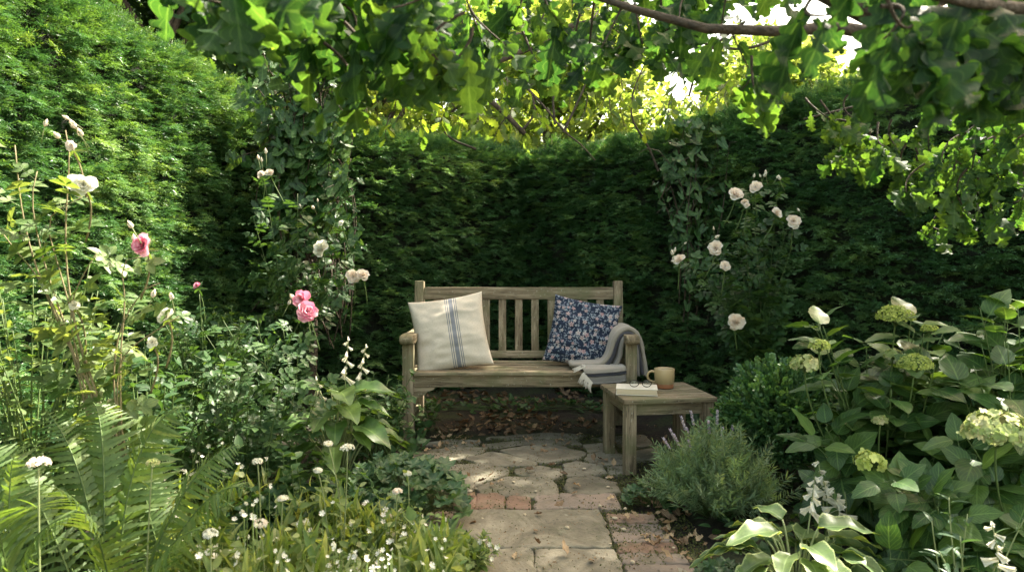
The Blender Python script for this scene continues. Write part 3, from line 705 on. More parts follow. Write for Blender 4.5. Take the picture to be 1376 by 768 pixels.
def sweep(S, path, W, T, mi, skew=0, seed=0):
    """rounded wool ribbon: path gives the front edge, W its width into depth, T thickness"""
    m = len(path); tan = nrm(np.gradient(path, axis=0)); nor = nrm(np.cross(tan, np.array([0, 1.0, 0])))
    prof = []; k = 7
    for i in range(k): a = -math.pi / 2 + math.pi * i / (k - 1); prof.append((-math.cos(a) * T * .5, math.sin(a) * T * .5))
    top = [(w, T / 2) for w in np.linspace(0, W, 14)[1:-1]]; bot = [(w, -T / 2) for w in np.linspace(W, 0, 14)[1:-1]]
    prof = prof + top + [(W + math.cos(a) * T * .5, math.sin(a) * T * .5) for a in np.linspace(math.pi / 2, -math.pi / 2, k)] + bot
    prof = np.array(prof); n = len(prof)
    V = path[:, None] + nor[:, None] * prof[None, :, 1:2] + np.array([0, 1.0, 0])[None, None] * prof[None, :, 0:1]
    V += (nor[:, None] * ((fbm(V.reshape(-1, 3) * np.array([9, 14, 9.]), seed).reshape(m, n, 1) - .5) * .022))
    V[:, :, 1] += (np.arange(m) / m)[:, None] * skew
    I = np.arange(m * n).reshape(m, n); J = np.roll(I, -1, 1)
    S.raw(V.reshape(-1, 3), [np.stack([I[:-1], I[1:], J[1:], J[:-1]], -1).reshape(-1, 4), np.array([I[0].tolist()]), np.array([I[-1][::-1].tolist()])], mi)
S = Soup()
sweep(S, smooth_path(cz([(215, 500), (300, 497), (395, 492), (428, 430), (440, 370), (470, 322), (520, 306), (568, 340), (592, 430), (606, 520), (608, 545), (598, 556)], 4.14)), .27, .026, 0, 0, 1)
sweep(S, smooth_path(cz([(250, 532), (320, 524), (405, 516), (446, 450), (462, 390), (482, 346), (515, 334), (548, 352), (566, 430), (580, 520), (586, 550)], 4.125)), .26, .022, 1, 0, 2)
sweep(S, smooth_path(cz([(285, 552), (360, 545), (430, 530), (474, 470), (484, 400), (494, 362), (516, 350), (540, 360), (556, 420), (566, 500), (572, 556)], 4.10)), .26, .022, 2, 0, 3)
# flap falling over the front edge of the seat
for k, (xa, xb, zl, mi, Yf, zt) in enumerate(((.44, .665, .392, 2, 4.005, .462), (.43, .664, .438, 1, 4.0, .476), (.415, .662, .456, 0, 3.994, .487))):
    p = smooth_path([(xa, 4.22, zt), (xa, 4.06, zt), (xa + .003, Yf + .01, zt - .006), (xa + .006, Yf, zl + .02), (xa + .01, Yf + .003, zl)], 20)
    m = len(p); nx = 18; us = np.linspace(0, 1, nx)
    V = np.stack([p + np.array([1, 0, 0]) * (xb - xa) * u + np.array([0, 0, 1]) * (.02 * u ** 3) * np.linspace(0, 1, m)[:, None] + (np.array([0, -.006 * math.sin(u * 9), 0])) * np.linspace(0, 1, m)[:, None] ** 2 for u in us], 1)
    th = np.array([0, .007, -.006]); I = np.arange(m * nx).reshape(m, nx); N = m * nx
    qf = np.stack([I[:-1, :-1], I[1:, :-1], I[1:, 1:], I[:-1, 1:]], -1).reshape(-1, 4)
    rg = list(I[:, 0]) + list(I[-1, 1:]) + list(I[-2::-1, -1]) + list(I[0, -2:0:-1])
    S.raw(np.concatenate([V.reshape(-1, 3), V.reshape(-1, 3) + th]), [qf, qf[:, ::-1] + N, np.array([(rg[i], rg[(i + 1) % len(rg)], rg[(i + 1) % len(rg)] + N, rg[i] + N) for i in range(len(rg))])], mi)
S.build('folded_wool', [wb, wn, wg], blk)
S = Soup(); g = RG(5)
for i in range(46):
    t = i / 45
    if t < .45: a = np.array([.435 + g.normal(0, .004), 4.21 - .19 * t / .45, .488]); b_ = a + [-.035, -.006, -.004]; e = a + np.array([-.062, -.012, -.030]) + g.normal(0, .005, 3); b_[2] = .472; e[2] = .458
    else: q = (t - .45) / .55; a = np.array([.42 + .055 * q, 3.998, .462 - .062 * q]); b_ = a + [-.022, -.012, -.018]; e = a + np.array([-.030 + .02 * q, -.014, -.055]) + g.normal(0, .005, 3)
    S.tube(bez(a, b_, e, 8), np.linspace(.0036, .002, 8), 5)
S.build('fringe', wf, blk)

# ================================================================== BOOK, GLASSES, MUG
bk = thing('book', 'closed pale hardback book lying on the side table', 'book', (.665, 3.63, TZ), R(-10))
mcov = simple_mat('book_cover', (.62, .58, .50), .6, .1, 60, .1)
def page_mat():
    m, t, b = new_mat('page_edges'); n1 = noise(t, 1, 3, .6, objco(t, (3, 3, 900)))
    t.links.new(ramp(t, n1, [(.3, (.42, .33, .22)), (.7, (.66, .55, .40))]), b.inputs['Base Color']); b.inputs['Roughness'].default_value = .9; return m
bm = bmesh.new(); beam(bm, (0, 0, .002), (.215, .152, .003), .001); beam(bm, (0, 0, .0325), (.215, .152, .003), .001); beam(bm, (0, .0755, .0172), (.213, .003, .0312), .001); bobj('cover', bm, mcov, bk)
bm = bmesh.new(); beam(bm, (0, -.001, .01725), (.207, .146, .0268), .001); bobj('pages', bm, page_mat(), bk)
gl = thing('eyeglasses', 'dark framed round spectacles resting on the book', 'glasses', (.682, 3.63, TZ + .0355), R(-4))
mfr = simple_mat('frame_acetate', (.02, .017, .016), .25, .2, 30, 0)
S = Soup()
for sx in (-1, 1):
    a = np.linspace(0, 2 * np.pi, 25)
    S.tube(np.stack([sx * .033 + .0235 * np.cos(a), -.03 - .006 * np.sin(a), .020 + .0185 * np.sin(a)], -1), .0021, 6)
    S.tube(smooth_path([(sx * .057, -.03, .026), (sx * .060, .0, .022), (sx * .058, .055, .012), (sx * .052, .085, .003)], 16), .0017, 6)
S.tube(bez((-.0105, -.031, .024), (0, -.031, .031), (.0105, -.031, .024), 8), .0018, 6)
o = S.build('frame', mfr); o.parent = gl
mg, t, b = new_mat('lens'); b.inputs['Base Color'].default_value = (.9, .93, .92, 1); b.inputs['Transmission Weight'].default_value = .96; b.inputs['Roughness'].default_value = .03; b.inputs['IOR'].default_value = 1.2
for sx in (-1, 1):
    S = Soup(); a = np.linspace(0, 2 * np.pi, 25)[:-1]
    f_ = np.stack([sx * .033 + .0228 * np.cos(a), -.0305 - .006 * np.sin(a), .020 + .0178 * np.sin(a)], -1); c_ = f_ + [0, .0012, 0]
    S.raw(np.concatenate([f_, c_]), [np.array([list(range(24))]), np.array([list(range(47, 23, -1))]), np.array([(i + 24, (i + 1) % 24 + 24, (i + 1) % 24, i) for i in range(24)])])
    o = S.build('lens', mg, smooth=False); o.parent = gl
mug = thing('mug', 'cream stoneware mug with bare terracotta foot on the side table', 'mug', (.845, 3.775, TZ))
def lathe(S, prof, n=40, mi=0, mis=None):
    a = np.linspace(0, 2 * np.pi, n + 1)[:-1]; m = len(prof)
    V = np.array([[(r * math.cos(t), r * math.sin(t), z) for t in a] for r, z in prof]).reshape(-1, 3)
    for i in range(m - 1):
        pass
    I = np.arange(m * n).reshape(m, n); J = np.roll(I, -1, 1); q = np.stack([I[:-1], J[:-1], J[1:], I[1:]], -1)
    S.raw(V, q.reshape(-1, 4), mi)
mgl, t, b = new_mat('mug_glaze')
tc = N_(t, 'ShaderNodeTexCoord'); sp = N_(t, 'ShaderNodeSeparateXYZ'); t.links.new(tc.outputs['Object'], sp.inputs[0])
zz = math_(t, 'ADD', math_(t, 'MULTIPLY', sp.outputs[2], 10), math_(t, 'MULTIPLY', noise(t, 30, 4, .6, tc.outputs['Object']), .12))
t.links.new(ramp(t, zz, [(.0, (.36, .13, .055)), (.30, (.33, .15, .08)), (.315, (.25, .19, .10)), (.7, (.36, .27, .14)), (1.0, (.42, .31, .17))]), b.inputs['Base Color'])
t.links.new(ramp(t, zz, [(.30, (.85, .85, .85)), (.33, (.3, .3, .3))]), b.inputs['Roughness'])
S = Soup(); lathe(S, [(0, .002), (.044, .002), (.0465, .005), (.047, .022), (.0485, .025), (.0515, .06), (.0525, .098), (.0515, .1015), (.0495, .099), (.0485, .05), (.045, .012), (0, .010)]); S.build('cup', mgl, None).parent = mug; mug.scale = (1.06,) * 3
S = Soup(); S.tube(smooth_path([(-.049, 0, .082), (-.065, 0, .088), (-.084, 0, .078), (-.088, 0, .055), (-.078, 0, .036), (-.048, 0, .030)], 22), np.r_[.0075, np.full(20, .0058), .0075], 8); o = S.build('handle', mgl); o.parent = mug; o.rotation_euler.z = R(-8)
S = Soup(); a = np.linspace(0, 2 * np.pi, 33)[:-1]; S.raw(np.c_[.049 * np.cos(a), .049 * np.sin(a), np.full(32, .082)], np.array([list(range(32))])); o = S.build('tea', simple_mat('tea', (.10, .045, .02), .08, .1, 5, 0)); o.parent = mug

# ================================================================== TREES BEHIND
def sub_leaves(S, cen, r, k, g, T, size, mi=0, shell=.35, flat=1.0):
    u = nrm(g.normal(0, 1, (k, 3))); rr = (shell + (1 - shell) * g.uniform(0, 1, k) ** .5)[:, None]
    p = cen + u * rr * r * np.array([1, 1, flat]); D = nrm(u * .8 + g.normal(0, .6, (k, 3)) + [0, 0, -.15]); N = UP + g.normal(0, .55, (k, 3))
    S.inst(T, p, D, N, size * g.uniform(.7, 1.3, k), g.uniform(0, 1, k), mi)
def tree(label, x, y, h, cr, mat, nl, ls, seed, trunk=.12, clumps=26, name='tree', low=.3, group=None, T=None):
    g = RG(seed); root = thing(name, label, 'tree', (x, y, 0), group=group)
    base = np.array([x, y, 0.]); top = np.array([x + g.normal(0, .2), y + g.normal(0, .2), h * .72])
    S = Soup(); tp = bez(base, (x + g.normal(0, .15), y, h * .35), top, 12); S.tube(tp, np.linspace(trunk, trunk * .3, 12), 9)
    cl = []
    for i in range(clumps):
        u = nrm(g.normal(0, 1, 3)); zc = h * (low + (1 - low) * g.uniform()); rr = cr * math.sin(math.pi * min(.97, max(.12, (zc / h - low) / (1 - low) * .85 + .12))) ** .6
        a = g.uniform(0, 6.28); q = np.array([x + rr * math.cos(a) * g.uniform(.3, 1), y + rr * math.sin(a) * g.uniform(.3, 1), zc]); cl.append(q)
        s0 = tp[min(11, int(max(0, zc / h - .15) * 13))]; S.tube(bez(s0, (s0 + q) / 2 + [0, 0, .15], q, 8), np.linspace(trunk * .35, .012, 8), 5)
    S.build('trunk', M['bark'], root)
    S = Soup(); T = T or T_bgs
    for i, q in enumerate(cl): sub_leaves(S, q, cr * g.uniform(.28, .46), nl // clumps, g, T[i % len(T)], ls, 0, .1, .75)
    S.build('crown', mat, root); return root
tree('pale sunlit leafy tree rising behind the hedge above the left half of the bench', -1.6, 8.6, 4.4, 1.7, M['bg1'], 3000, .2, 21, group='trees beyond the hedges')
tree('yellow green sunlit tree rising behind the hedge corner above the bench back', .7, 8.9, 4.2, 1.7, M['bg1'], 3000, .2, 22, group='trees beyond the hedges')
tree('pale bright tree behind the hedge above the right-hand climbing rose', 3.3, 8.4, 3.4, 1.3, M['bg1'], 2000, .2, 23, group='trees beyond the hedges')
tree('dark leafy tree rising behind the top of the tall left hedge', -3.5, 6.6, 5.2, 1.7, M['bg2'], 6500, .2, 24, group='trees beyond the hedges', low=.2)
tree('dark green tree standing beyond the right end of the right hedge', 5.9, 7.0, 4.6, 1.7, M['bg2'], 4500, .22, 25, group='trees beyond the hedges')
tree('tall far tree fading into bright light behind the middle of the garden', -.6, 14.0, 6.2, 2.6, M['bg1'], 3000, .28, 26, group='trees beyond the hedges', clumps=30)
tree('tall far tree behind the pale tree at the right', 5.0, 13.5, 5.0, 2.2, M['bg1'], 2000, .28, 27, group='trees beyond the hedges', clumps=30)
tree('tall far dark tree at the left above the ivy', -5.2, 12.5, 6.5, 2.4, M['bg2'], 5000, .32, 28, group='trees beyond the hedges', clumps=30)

# ================================================================== OAK OVER THE SEAT
oak = thing('oak_tree', 'spreading oak reaching its branches over the garden from the right', 'tree', (3.9, 2.2, 0))
wood = Soup(); lv = Soup(); lvb = Soup(); g = RG(77)
def limb(pts, r0, r1, n=30, k=8):
    p = smooth_path(pts, n); p = p + (fbm(p * 3, 9)[:, None] - .5) * .02; wood.tube(p, np.linspace(r0, r1, n), k); return p
tk = Soup(); tk.tube(smooth_path([(3.9, 2.2, -.1), (3.95, 2.25, 1.2), (3.8, 2.3, 2.6), (3.6, 2.6, 3.8), (3.5, 3.0, 5.0)], 24), np.linspace(.26, .12, 24), 14)
tk.build('trunk', M['bark'], oak)
Lm = limb([(3.85, 2.3, 2.3), (2.9, 2.2, 2.25), P(1376, 85, 1.7), P(1290, 45, 1.5), P(1190, 52, 1.42), P(1120, 30, 1.4), P(1010, 46, 1.38), P(940, 38, 1.38), P(870, 18, 1.4), P(780, -14, 1.45)], .055, .006)
Lt = limb([(3.8, 2.35, 2.9), (2.4, 2.0, 2.4), P(1150, 52, 1.5), P(1112, -10, 1.45), P(1060, -90, 1.7), P(900, -120, 1.5), P(650, -80, 1.3), P(450, -60, 1.15)], .07, .008)
Lf = limb([(3.85, 2.2, 2.1), (2.6, 1.3, 1.75), P(1376, 30, .95), P(1250, -10, .8), P(1100, -30, .72)], .035, .005)
Lback = limb([(3.75, 2.4, 3.0), (3.0, 3.6, 3.4), (2.0, 4.8, 3.3), (.8, 5.2, 2.9), P(600, 60, 5.0)], .08, .014)
Lb2 = limb([(3.7, 2.6, 3.4), (2.6, 3.0, 3.6), (1.3, 3.6, 3.3), (.3, 4.2, 2.8)], .07, .012)
Lb3 = limb([Lback[20], P(620, 95, 4.8), P(655, 130, 4.8), P(705, 180, 4.8)], .028, .018)
tw = [([(700, 178), (722, 150), (712, 118)], 4.8), ([(885, 230), (868, 190), (846, 160), (850, 120), (880, 60)], 5.0), ([(700, 110), (728, 140), (757, 178), (782, 195), (800, 215)], 4.6), ([(757, 178), (770, 150), (785, 120), (800, 60)], 4.6),
      ([(745, 168), (742, 130), (750, 80)], 4.6), ([(1000, 30), (960, 60), (935, 90), (925, 130)], 2.2), ([(1060, 45), (1000, 70), (960, 62), (900, 50)], 2.3), ([(560, 10), (530, 60), (490, 80), (470, 95)], 1.3), ([(640, 200), (600, 185), (570, 140)], 5.0), ([(1200, 120), (1180, 135), (1120, 150), (1080, 160)], 2.4)]
for pts, Y in tw: limb([P(x, y, Y) for x, y in pts], .010 if Y > 4 else .005, .004, 16, 5)
# holes cut in the added clumps to let sun reach chosen spots (targets)
HOLES = [(P(640, 648, 3.4) * [1, 1, 0], .09), (P(590, 400, 4.2), .10), (P(1180, 220, 2.1), .42), (P(1300, 290, 2.0), .42), (P(1330, 220, 2.0), .3), (P(1000, 160, 2.3), .1), (P(650, 300, 5.3), .1), (P(430, 330, 3.9), .08), (P(720, 190, 5.2), .35), (P(560, 190, 5.0), .35), (P(930, 190, 5.6), .2), (P(495, 300, 5.15), .07), (P(530, 275, 5.25), .06), (P(565, 255, 5.4), .07), (P(600, 232, 5.6), .07), (P(575, 330, 5.4), .05)]
def keepmask(p):
    kp = np.ones(len(p), bool)
    for c, r in HOLES:
        v = p - c; tt = v @ SUN; dd = np.linalg.norm(v - tt[:, None] * SUN, axis=1); kp &= ~((dd < r) & (tt > .6))
    return kp
def twig_leaves(S, a, b, k, size, g, T, rb=0, mi=0, test=False, wd=True):
    pts = bez(a, (np.array(a) + b) / 2 + g.normal(0, .03, 3), b, 8)
    if wd: wood.tube(pts, np.linspace(.0035, .0015, 8), 4)
    t = g.uniform(.15, 1, k); p, tan = pick(pts, t); az = g.uniform(0, 6.28, k)
    D = nrm(tan * .55 + np.c_[np.cos(az), np.sin(az), g.normal(-.45, .3, k)]); N = UP * .9 + g.normal(0, .45, (k, 3))
    if T is T_oak:
        D = nrm(tan * .35 + np.c_[np.cos(az) * .75, np.sin(az) * .35, g.normal(-.75, .3, k)]); N = np.array([0, -.75, .55]) + g.normal(0, .38, (k, 3))
    if test:
        kp = keepmask(p); p, D, N = p[kp], D[kp], N[kp]; k = len(p)
        if not k: return
    if T is T_oak:
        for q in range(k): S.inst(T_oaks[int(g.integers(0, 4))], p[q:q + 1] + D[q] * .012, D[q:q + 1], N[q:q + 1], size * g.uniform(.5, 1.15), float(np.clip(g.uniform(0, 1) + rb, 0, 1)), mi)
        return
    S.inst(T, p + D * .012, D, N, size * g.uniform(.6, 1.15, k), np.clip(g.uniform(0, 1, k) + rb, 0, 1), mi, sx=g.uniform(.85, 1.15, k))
def region(x0, x1, y0, y1, Y0, Y1, n, k, size, drop=.12, rb=0, S=lv, T=T_oak, thin=None):
    for i in range(n):
        px, py = g.uniform(x0, x1), g.uniform(y0, y1)
        if thin and g.uniform() < thin(px, py): continue
        if 1020 < px < 1165 and 25 < py < 140 and g.uniform() < .6: continue
        b = P(px, py, g.uniform(Y0, Y1)); a = b + np.array([g.normal(0, .5), g.normal(0, .5), 1.0]) * drop
        twig_leaves(S, a, b, k, size, g, T, rb)
region(255, 430, -60, 20, .95, 1.25, 12, 5, .115, .08)
region(400, 600, -40, 60, 1.1, 1.5, 17, 5, .12, .08)
region(450, 590, 60, 115, 1.15, 1.35, 6, 3, .12, .08, rb=.2)
region(560, 960, -70, 70, 1.5, 2.8, 42, 5, .12, .1)
region(640, 900, 30, 85, 1.6, 2.6, 12, 5, .11, .1, rb=.1)
region(900, 1100, -60, 60, 1.4, 2.4, 17, 5, .11, .1)
region(960, 1070, 80, 140, 1.3, 1.6, 5, 3, .115, .08, rb=.25)
region(1110, 1400, -80, 45, .85, 1.2, 17, 4, .12, .06, rb=-.35)  # leaf tones lowered in these near sprays to stand in for shade
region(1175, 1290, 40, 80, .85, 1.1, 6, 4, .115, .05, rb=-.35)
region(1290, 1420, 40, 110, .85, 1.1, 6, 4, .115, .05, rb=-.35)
overhead_near = True
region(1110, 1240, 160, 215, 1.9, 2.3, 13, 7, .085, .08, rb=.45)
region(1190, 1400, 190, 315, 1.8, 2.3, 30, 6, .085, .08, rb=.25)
region(1260, 1400, 120, 220, 1.8, 2.3, 14, 6, .09, .08, rb=0)
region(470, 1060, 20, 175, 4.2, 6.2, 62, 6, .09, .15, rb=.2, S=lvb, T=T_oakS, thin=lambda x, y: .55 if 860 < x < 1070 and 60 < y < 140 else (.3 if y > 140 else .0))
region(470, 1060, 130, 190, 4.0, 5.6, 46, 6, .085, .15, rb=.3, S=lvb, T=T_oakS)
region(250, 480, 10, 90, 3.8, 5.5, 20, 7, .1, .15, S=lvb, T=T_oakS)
# leaf clumps added above the frame to block sun from the seat
def overhead(cx, cy, cz_, rx, ry, rz, n):
    cx, cy, cz_ = np.array([cx, cy, cz_]) + SUN * 4.0      # added clumps raised along the sun direction to leave more sky open
    limb([(3.55, 2.9, 4.8), ((3.55 + cx) / 2, (2.9 + cy) / 2, cz_ - .3), (cx, cy, cz_)], .05, .012, 16, 6)
    for i in range(n):
        u = g.uniform(-1, 1, 3); b = np.array([cx + u[0] * rx, cy + u[1] * ry, cz_ + u[2] * rz]); a = b + np.array([g.normal(0, .12), g.normal(0, .12), .15])
        # keep the added clumps out of the way of the sun over the left border
        twig_leaves(lvb, a, b, 9, .125, g, T_oakS, 0, 0, True, wd=i % 3 == 0)
overhead(2.3, 4.3, 3.5, 1.3, 1.4, .5, 800)
overhead(2.2, 4.2, 3.6, .8, .9, .4, 260)
overhead(.5, 6.3, 3.5, 1.1, .8, .4, 300)
overhead(1.75, 1.6, 3.2, .7, .7, .3, 170)
overhead(1.7, 5.4, 3.5, 1.6, 1.0, .5, 480)
overhead(3.2, 2.0, 3.4, 1.2, 1.4, .6, 200)
wood.build('branches', M['bark'], oak)  # also holds the twigs of the added sun-blocking clumps
lv.build('low_leaves', M['oak'], oak); lvb.build('crown', M['oak_bg'], oak)  # crown also holds the added sun-blocking clumps
# ================================================================== PLANTS
def plant(name, label, cat, base, group=None): return thing(name, label, cat, tuple(base), group=group)
def gz(px, Y, z=0.03): p = P(px, 500, Y); return np.array([p[0], Y, z])

# --- ivy
def ivy(label, px0, px1, py0, py1, Y, n, seed, size=.07, pull=0.0, trunk=True):
    g = RG(seed); a = P((px0 + px1) / 2, 500, Y); root = plant('ivy', label, 'ivy', (a[0], Y, 0)); S = Soup(); W_ = Soup()
    for i in range(n):
        top = P(g.uniform(px0, px1), g.uniform(py0, py1), Y + g.normal(0, .08)); st = np.array([a[0] + g.normal(0, .1), Y + .12, max(0, top[2] - g.uniform(.5, 1.1))])
        pts = smooth_path([st, (st + top) / 2 + g.normal(0, .08, 3), top + [0, 0, .06], top + np.array([g.normal(0, .1), -.08, -.02])], 12); W_.tube(pts, np.linspace(.005, .002, 12), 4)
        k = int(g.uniform(7, 13)); t = g.uniform(.2, 1, k); p, tan = pick(pts, t)
        D = nrm(np.c_[g.normal(0, .7, k), g.normal(-.35, .3, k), g.normal(-.8, .3, k)]); N = np.c_[g.normal(0, .35, k), g.normal(-1, .25, k), g.normal(.5, .3, k)]
        S.inst(T_ivy, p + np.c_[g.normal(0, .03, (k, 2)), np.zeros(k)] + [0, -.03, 0], D, N, size * g.uniform(.6, 1.5, k), g.uniform(0, 1, k) ** 1.4)
    if trunk:
        W_.tube(smooth_path([(a[0], Y + .2, 0), (a[0] + .05, Y + .18, .8), (a[0] - .05, Y + .2, 1.6), (a[0] + .1, Y + .2, 2.5)], 14), np.linspace(.045, .02, 14), 7)
    W_.build('vine', M['bark'], root); S.build('foliage', M['ivy'], root)
ivy('large glossy dark ivy climbing at the junction of the tall left hedge', 335, 470, 45, 260, 4.55, 85, 31, .10)
ivy('hanging ivy trails on the dark hedge above the cream climbing rose', 395, 480, 180, 300, 4.65, 26, 32, .06, trunk=False)
ivy('small ivy climbing the hedge top right of the bench above the pale climbing rose', 880, 985, 165, 285, 4.75, 28, 33, .065, trunk=False)

# --- roses
def rose(name, label, base, canes, leafk, lsize, mat, blooms, seed, cane_r=.006, canemat='cane', bud=(), T=T_comp, extra=()):
    g = RG(seed); root = plant(name, label, 'rose bush', base); S = Soup(); W_ = Soup()
    for i, c in enumerate(canes):
        pts = smooth_path([np.array(base)] + [np.array(q) for q in c], 26) if not (len(c) and isinstance(c[0], str)) else None
        W_.tube(pts, np.linspace(cane_r * g.uniform(.7, 1.2), cane_r * .3, 26), 6)
        leaves_on(S, pts, T, leafk, lsize, g, .3, .5, .4, facing=(0, -.5, 0))
    for (px, py, Y, s_, kd) in blooms:
        q = P(px, py, Y); bloom(kd, q, s_, root, int(px + py), face=(g.normal(0, .3), -1, .45))
        W_.tube(bez(q + [0, .01, -.02], q + [.01, .04, -.06], q + [g.normal(0, .03), .06, -.16], 8), np.linspace(.0025, .003, 8), 5)
        S.inst(T_lance, np.repeat([q], 5, 0) + [0, .012, -.012], np.c_[np.cos(np.arange(5) * 1.25), np.full(5, .2), np.sin(np.arange(5) * 1.25)], np.array([0, -1, 0.]), .035, .5)
    W_.build('cane', M[canemat], root); S.build('foliage', M[mat], root)
    if len(bud):
        for (px, py, Y, n_) in bud: buds(root, P(px, py, Y), n_, g)
    return root
# open rose in front of the tall hedge, left foreground
Y = 2.0; b0 = gz(170, Y)
rose('rose_bush', 'leggy white and pink rose with woody canes in front of the tall left hedge', b0,
     [[P(172, 605, Y), P(120, 520, Y), P(62, 400, Y), P(30, 300, Y), P(20, 195, Y)], [P(172, 605, Y), P(150, 530, Y), P(158, 440, Y), P(195, 385, Y), P(215, 380, Y)],
      [P(150, 590, Y), P(120, 500, Y), P(100, 440, Y), P(85, 330, Y), P(95, 200, Y), P(88, 175, Y)], [P(158, 560, Y), P(157, 480, Y), P(200, 450, Y), P(240, 425, Y)], [P(120, 500, Y), P(70, 330, Y), P(60, 290, Y), P(110, 265, Y)],
      [P(120, 520, Y), P(60, 380, Y), P(15, 330, Y), P(-20, 280, Y)], [P(158, 500, Y), P(170, 400, Y), P(160, 350, Y), P(190, 345, Y)],
      [P(100, 470, Y), P(60, 360, Y), P(40, 270, Y), P(50, 230, Y)], [P(110, 500, Y), P(90, 420, Y), P(110, 370, Y), P(130, 340, Y)]],
     15, .16, 'rose_pale', [(113, 250, Y, .082, 'w'), (194, 330, Y, .068, 'p'), (224, 425, Y, .05, 'w'), (96, 196, Y, .03, 'b'), (100, 410, Y, .03, 'w'), (205, 460, Y, .035, 'w')], 41, .005, bud=[(84, 172, Y, 3), (100, 170, Y, 2), (222, 408, Y, 2), (185, 318, Y, 2)])
Y = 2.75; b0 = gz(330, Y)
rose('rose_bush', 'pink rose with full green foliage beside the hosta', b0,
     [[P(340, 560, Y), P(370, 500, Y), P(408, 420, Y)]] + [[P(x, 560, y), P(x + 10, 500, y), P(x2, y2, y)] for (x, x2, y2, y) in
      ((300, 270, 440, 2.8), (330, 300, 430, 2.7), (350, 345, 430, 2.75), (380, 380, 440, 2.8), (290, 250, 470, 2.7), (390, 400, 470, 2.7), (310, 230, 500, 2.6), (360, 330, 470, 2.6), (260, 215, 520, 2.7), (350, 360, 470, 2.55), (300, 280, 500, 2.5), (420, 425, 500, 2.75), (265, 268, 395, 2.8), (330, 290, 540, 2.5), (370, 380, 520, 2.5))],
     20, .125, 'rose', [(406, 401, Y, .075, 'p'), (413, 419, Y - .03, .085, 'p'), (265, 384, 2.8, .03, 'p')], 42, .004, 'stem', bud=[(388, 405, Y, 1), (377, 412, Y, 1)])
Y = 3.9; b0 = gz(390, 4.2)
rose('climbing_rose', 'cream climbing rose trained against the left hedge beside the bench', b0,
     [[P(380, 500, Y), P(x0, 400, Y), P(x1, y1, Y)] for (x0, x1, y1) in ((380, 355, 240), (400, 400, 260), (420, 432, 330), (440, 480, 365), (390, 380, 300), (370, 340, 290), (410, 450, 300), (400, 415, 350), (380, 350, 340), (430, 470, 330), (370, 335, 380), (410, 440, 390))],
     34, .17, 'rose', [(433, 335, 3.8, .10, 'w'), (474, 372, 3.8, .085, 'b'), (487, 371, 3.78, .08, 'b'), (352, 235, 3.8, .05, 'b'), (363, 233, 3.8, .05, 'b'), (459, 300, 3.8, .035, 'w')], 43, .004, 'stem', bud=[(356, 218, 3.8, 3), (422, 281, 3.85, 2), (410, 375, 3.8, 1), (402, 283, 3.85, 1)])
Y = 3.85; b0 = gz(1010, 4.0)
rose('climbing_rose', 'blush climbing rose trained against the right hedge behind the side table', b0,
     [[P(1020, 520, Y), P(x0, 430, Y), P(x1, y1, Y)] for (x0, x1, y1) in ((1025, 1010, 260), (1030, 1045, 250), (1020, 1060, 300), (1000, 960, 340), (990, 920, 350), (1010, 990, 330), (1020, 1030, 330), (1000, 975, 370), (1030, 1050, 380), (1000, 985, 430), (990, 940, 365), (1030, 1065, 330), (1010, 1000, 300), (1040, 1060, 440))],
     36, .16, 'rose', [(962, 334, 3.7, .085, 'b'), (974, 358, 3.7, .06, 'b'), (988, 262, 3.75, .085, 'b'), (1015, 252, 3.75, .07, 'b'), (1042, 287, 3.75, .07, 'b'), (1066, 298, 3.75, .08, 'b'), (913, 350, 3.7, .075, 'b'), (988, 432, 3.7, .095, 'b'), (1000, 272, 3.75, .045, 'b'), (1004, 276, 3.72, .035, 'b')], 44, .0035, 'stem',
     bud=[(964, 318, 3.7, 2), (920, 328, 3.7, 1), (1030, 236, 3.75, 2), (1046, 244, 3.75, 2), (1079, 282, 3.75, 1), (1018, 240, 3.75, 2), (905, 342, 3.7, 2)])

# --- ferns
T_pin = grid_leaf(lambda y: max(.03, (1 - y) ** .55 * (.62 + .38 * abs(math.sin(y * 7 * math.pi)))), 44, 2, .1, .3, w=.085)
def fern(label, base, fr, seed):
    g = RG(seed); root = plant('fern', label, 'fern', base, group='ferns in the left border')
    for (tx, ty, tY, L_) in fr:
        tip = P(tx, ty, tY); b = np.array(base) + g.normal(0, .02, 3) * [1, 1, 0]; mid = b * .45 + tip * .55 + np.array([g.normal(0, .06), g.normal(0, .06), .15 + .16 * g.uniform()])
        pts = bez(b, mid, tip, 40); S = Soup(); S.tube(pts, np.linspace(.004, .001, 40), 5, 1)
        k = 34; t = np.linspace(.16, .995, k); p, tan = pick(pts, t)
        side = nrm(np.cross(tan, UP + np.array([0, -.45, 0]))); nn = nrm(np.cross(side, tan)); ln = L_ * .85 * np.minimum(1, (t - .08) * 3.2) * (1 - t ** 2.3) ** .8 * 1.0 + .008
        for sg in (-1, 1):
            D = nrm(side * sg + tan * .38 - nn * .2 + g.normal(0, .07, (k, 3))); S.inst(T_pin, p, D, nn + g.normal(0, .28, (k, 3)), ln * g.uniform(.85, 1.1, k), np.clip(g.normal(.5, .2, k), 0, 1), 0)
        S.build('frond', [M['fern'], M['stem']], root)
fern('large fern arching over the left border in front of the rose canes', gz(150, 1.75), [(62, 552, 1.85, .15), (125, 540, 1.9, .16), (255, 545, 1.85, .15), (322, 598, 1.75, .13), (338, 655, 1.6, .12), (-10, 600, 1.8, .15), (185, 585, 2.0, .14), (60, 650, 1.5, .13), (270, 710, 1.45, .11)], 51)
fern('fern at the bottom left corner behind the pale phlox', gz(20, 1.55), [(-40, 600, 1.6, .13), (20, 610, 1.6, .12), (100, 690, 1.4, .12), (-10, 690, 1.35, .12)], 52)
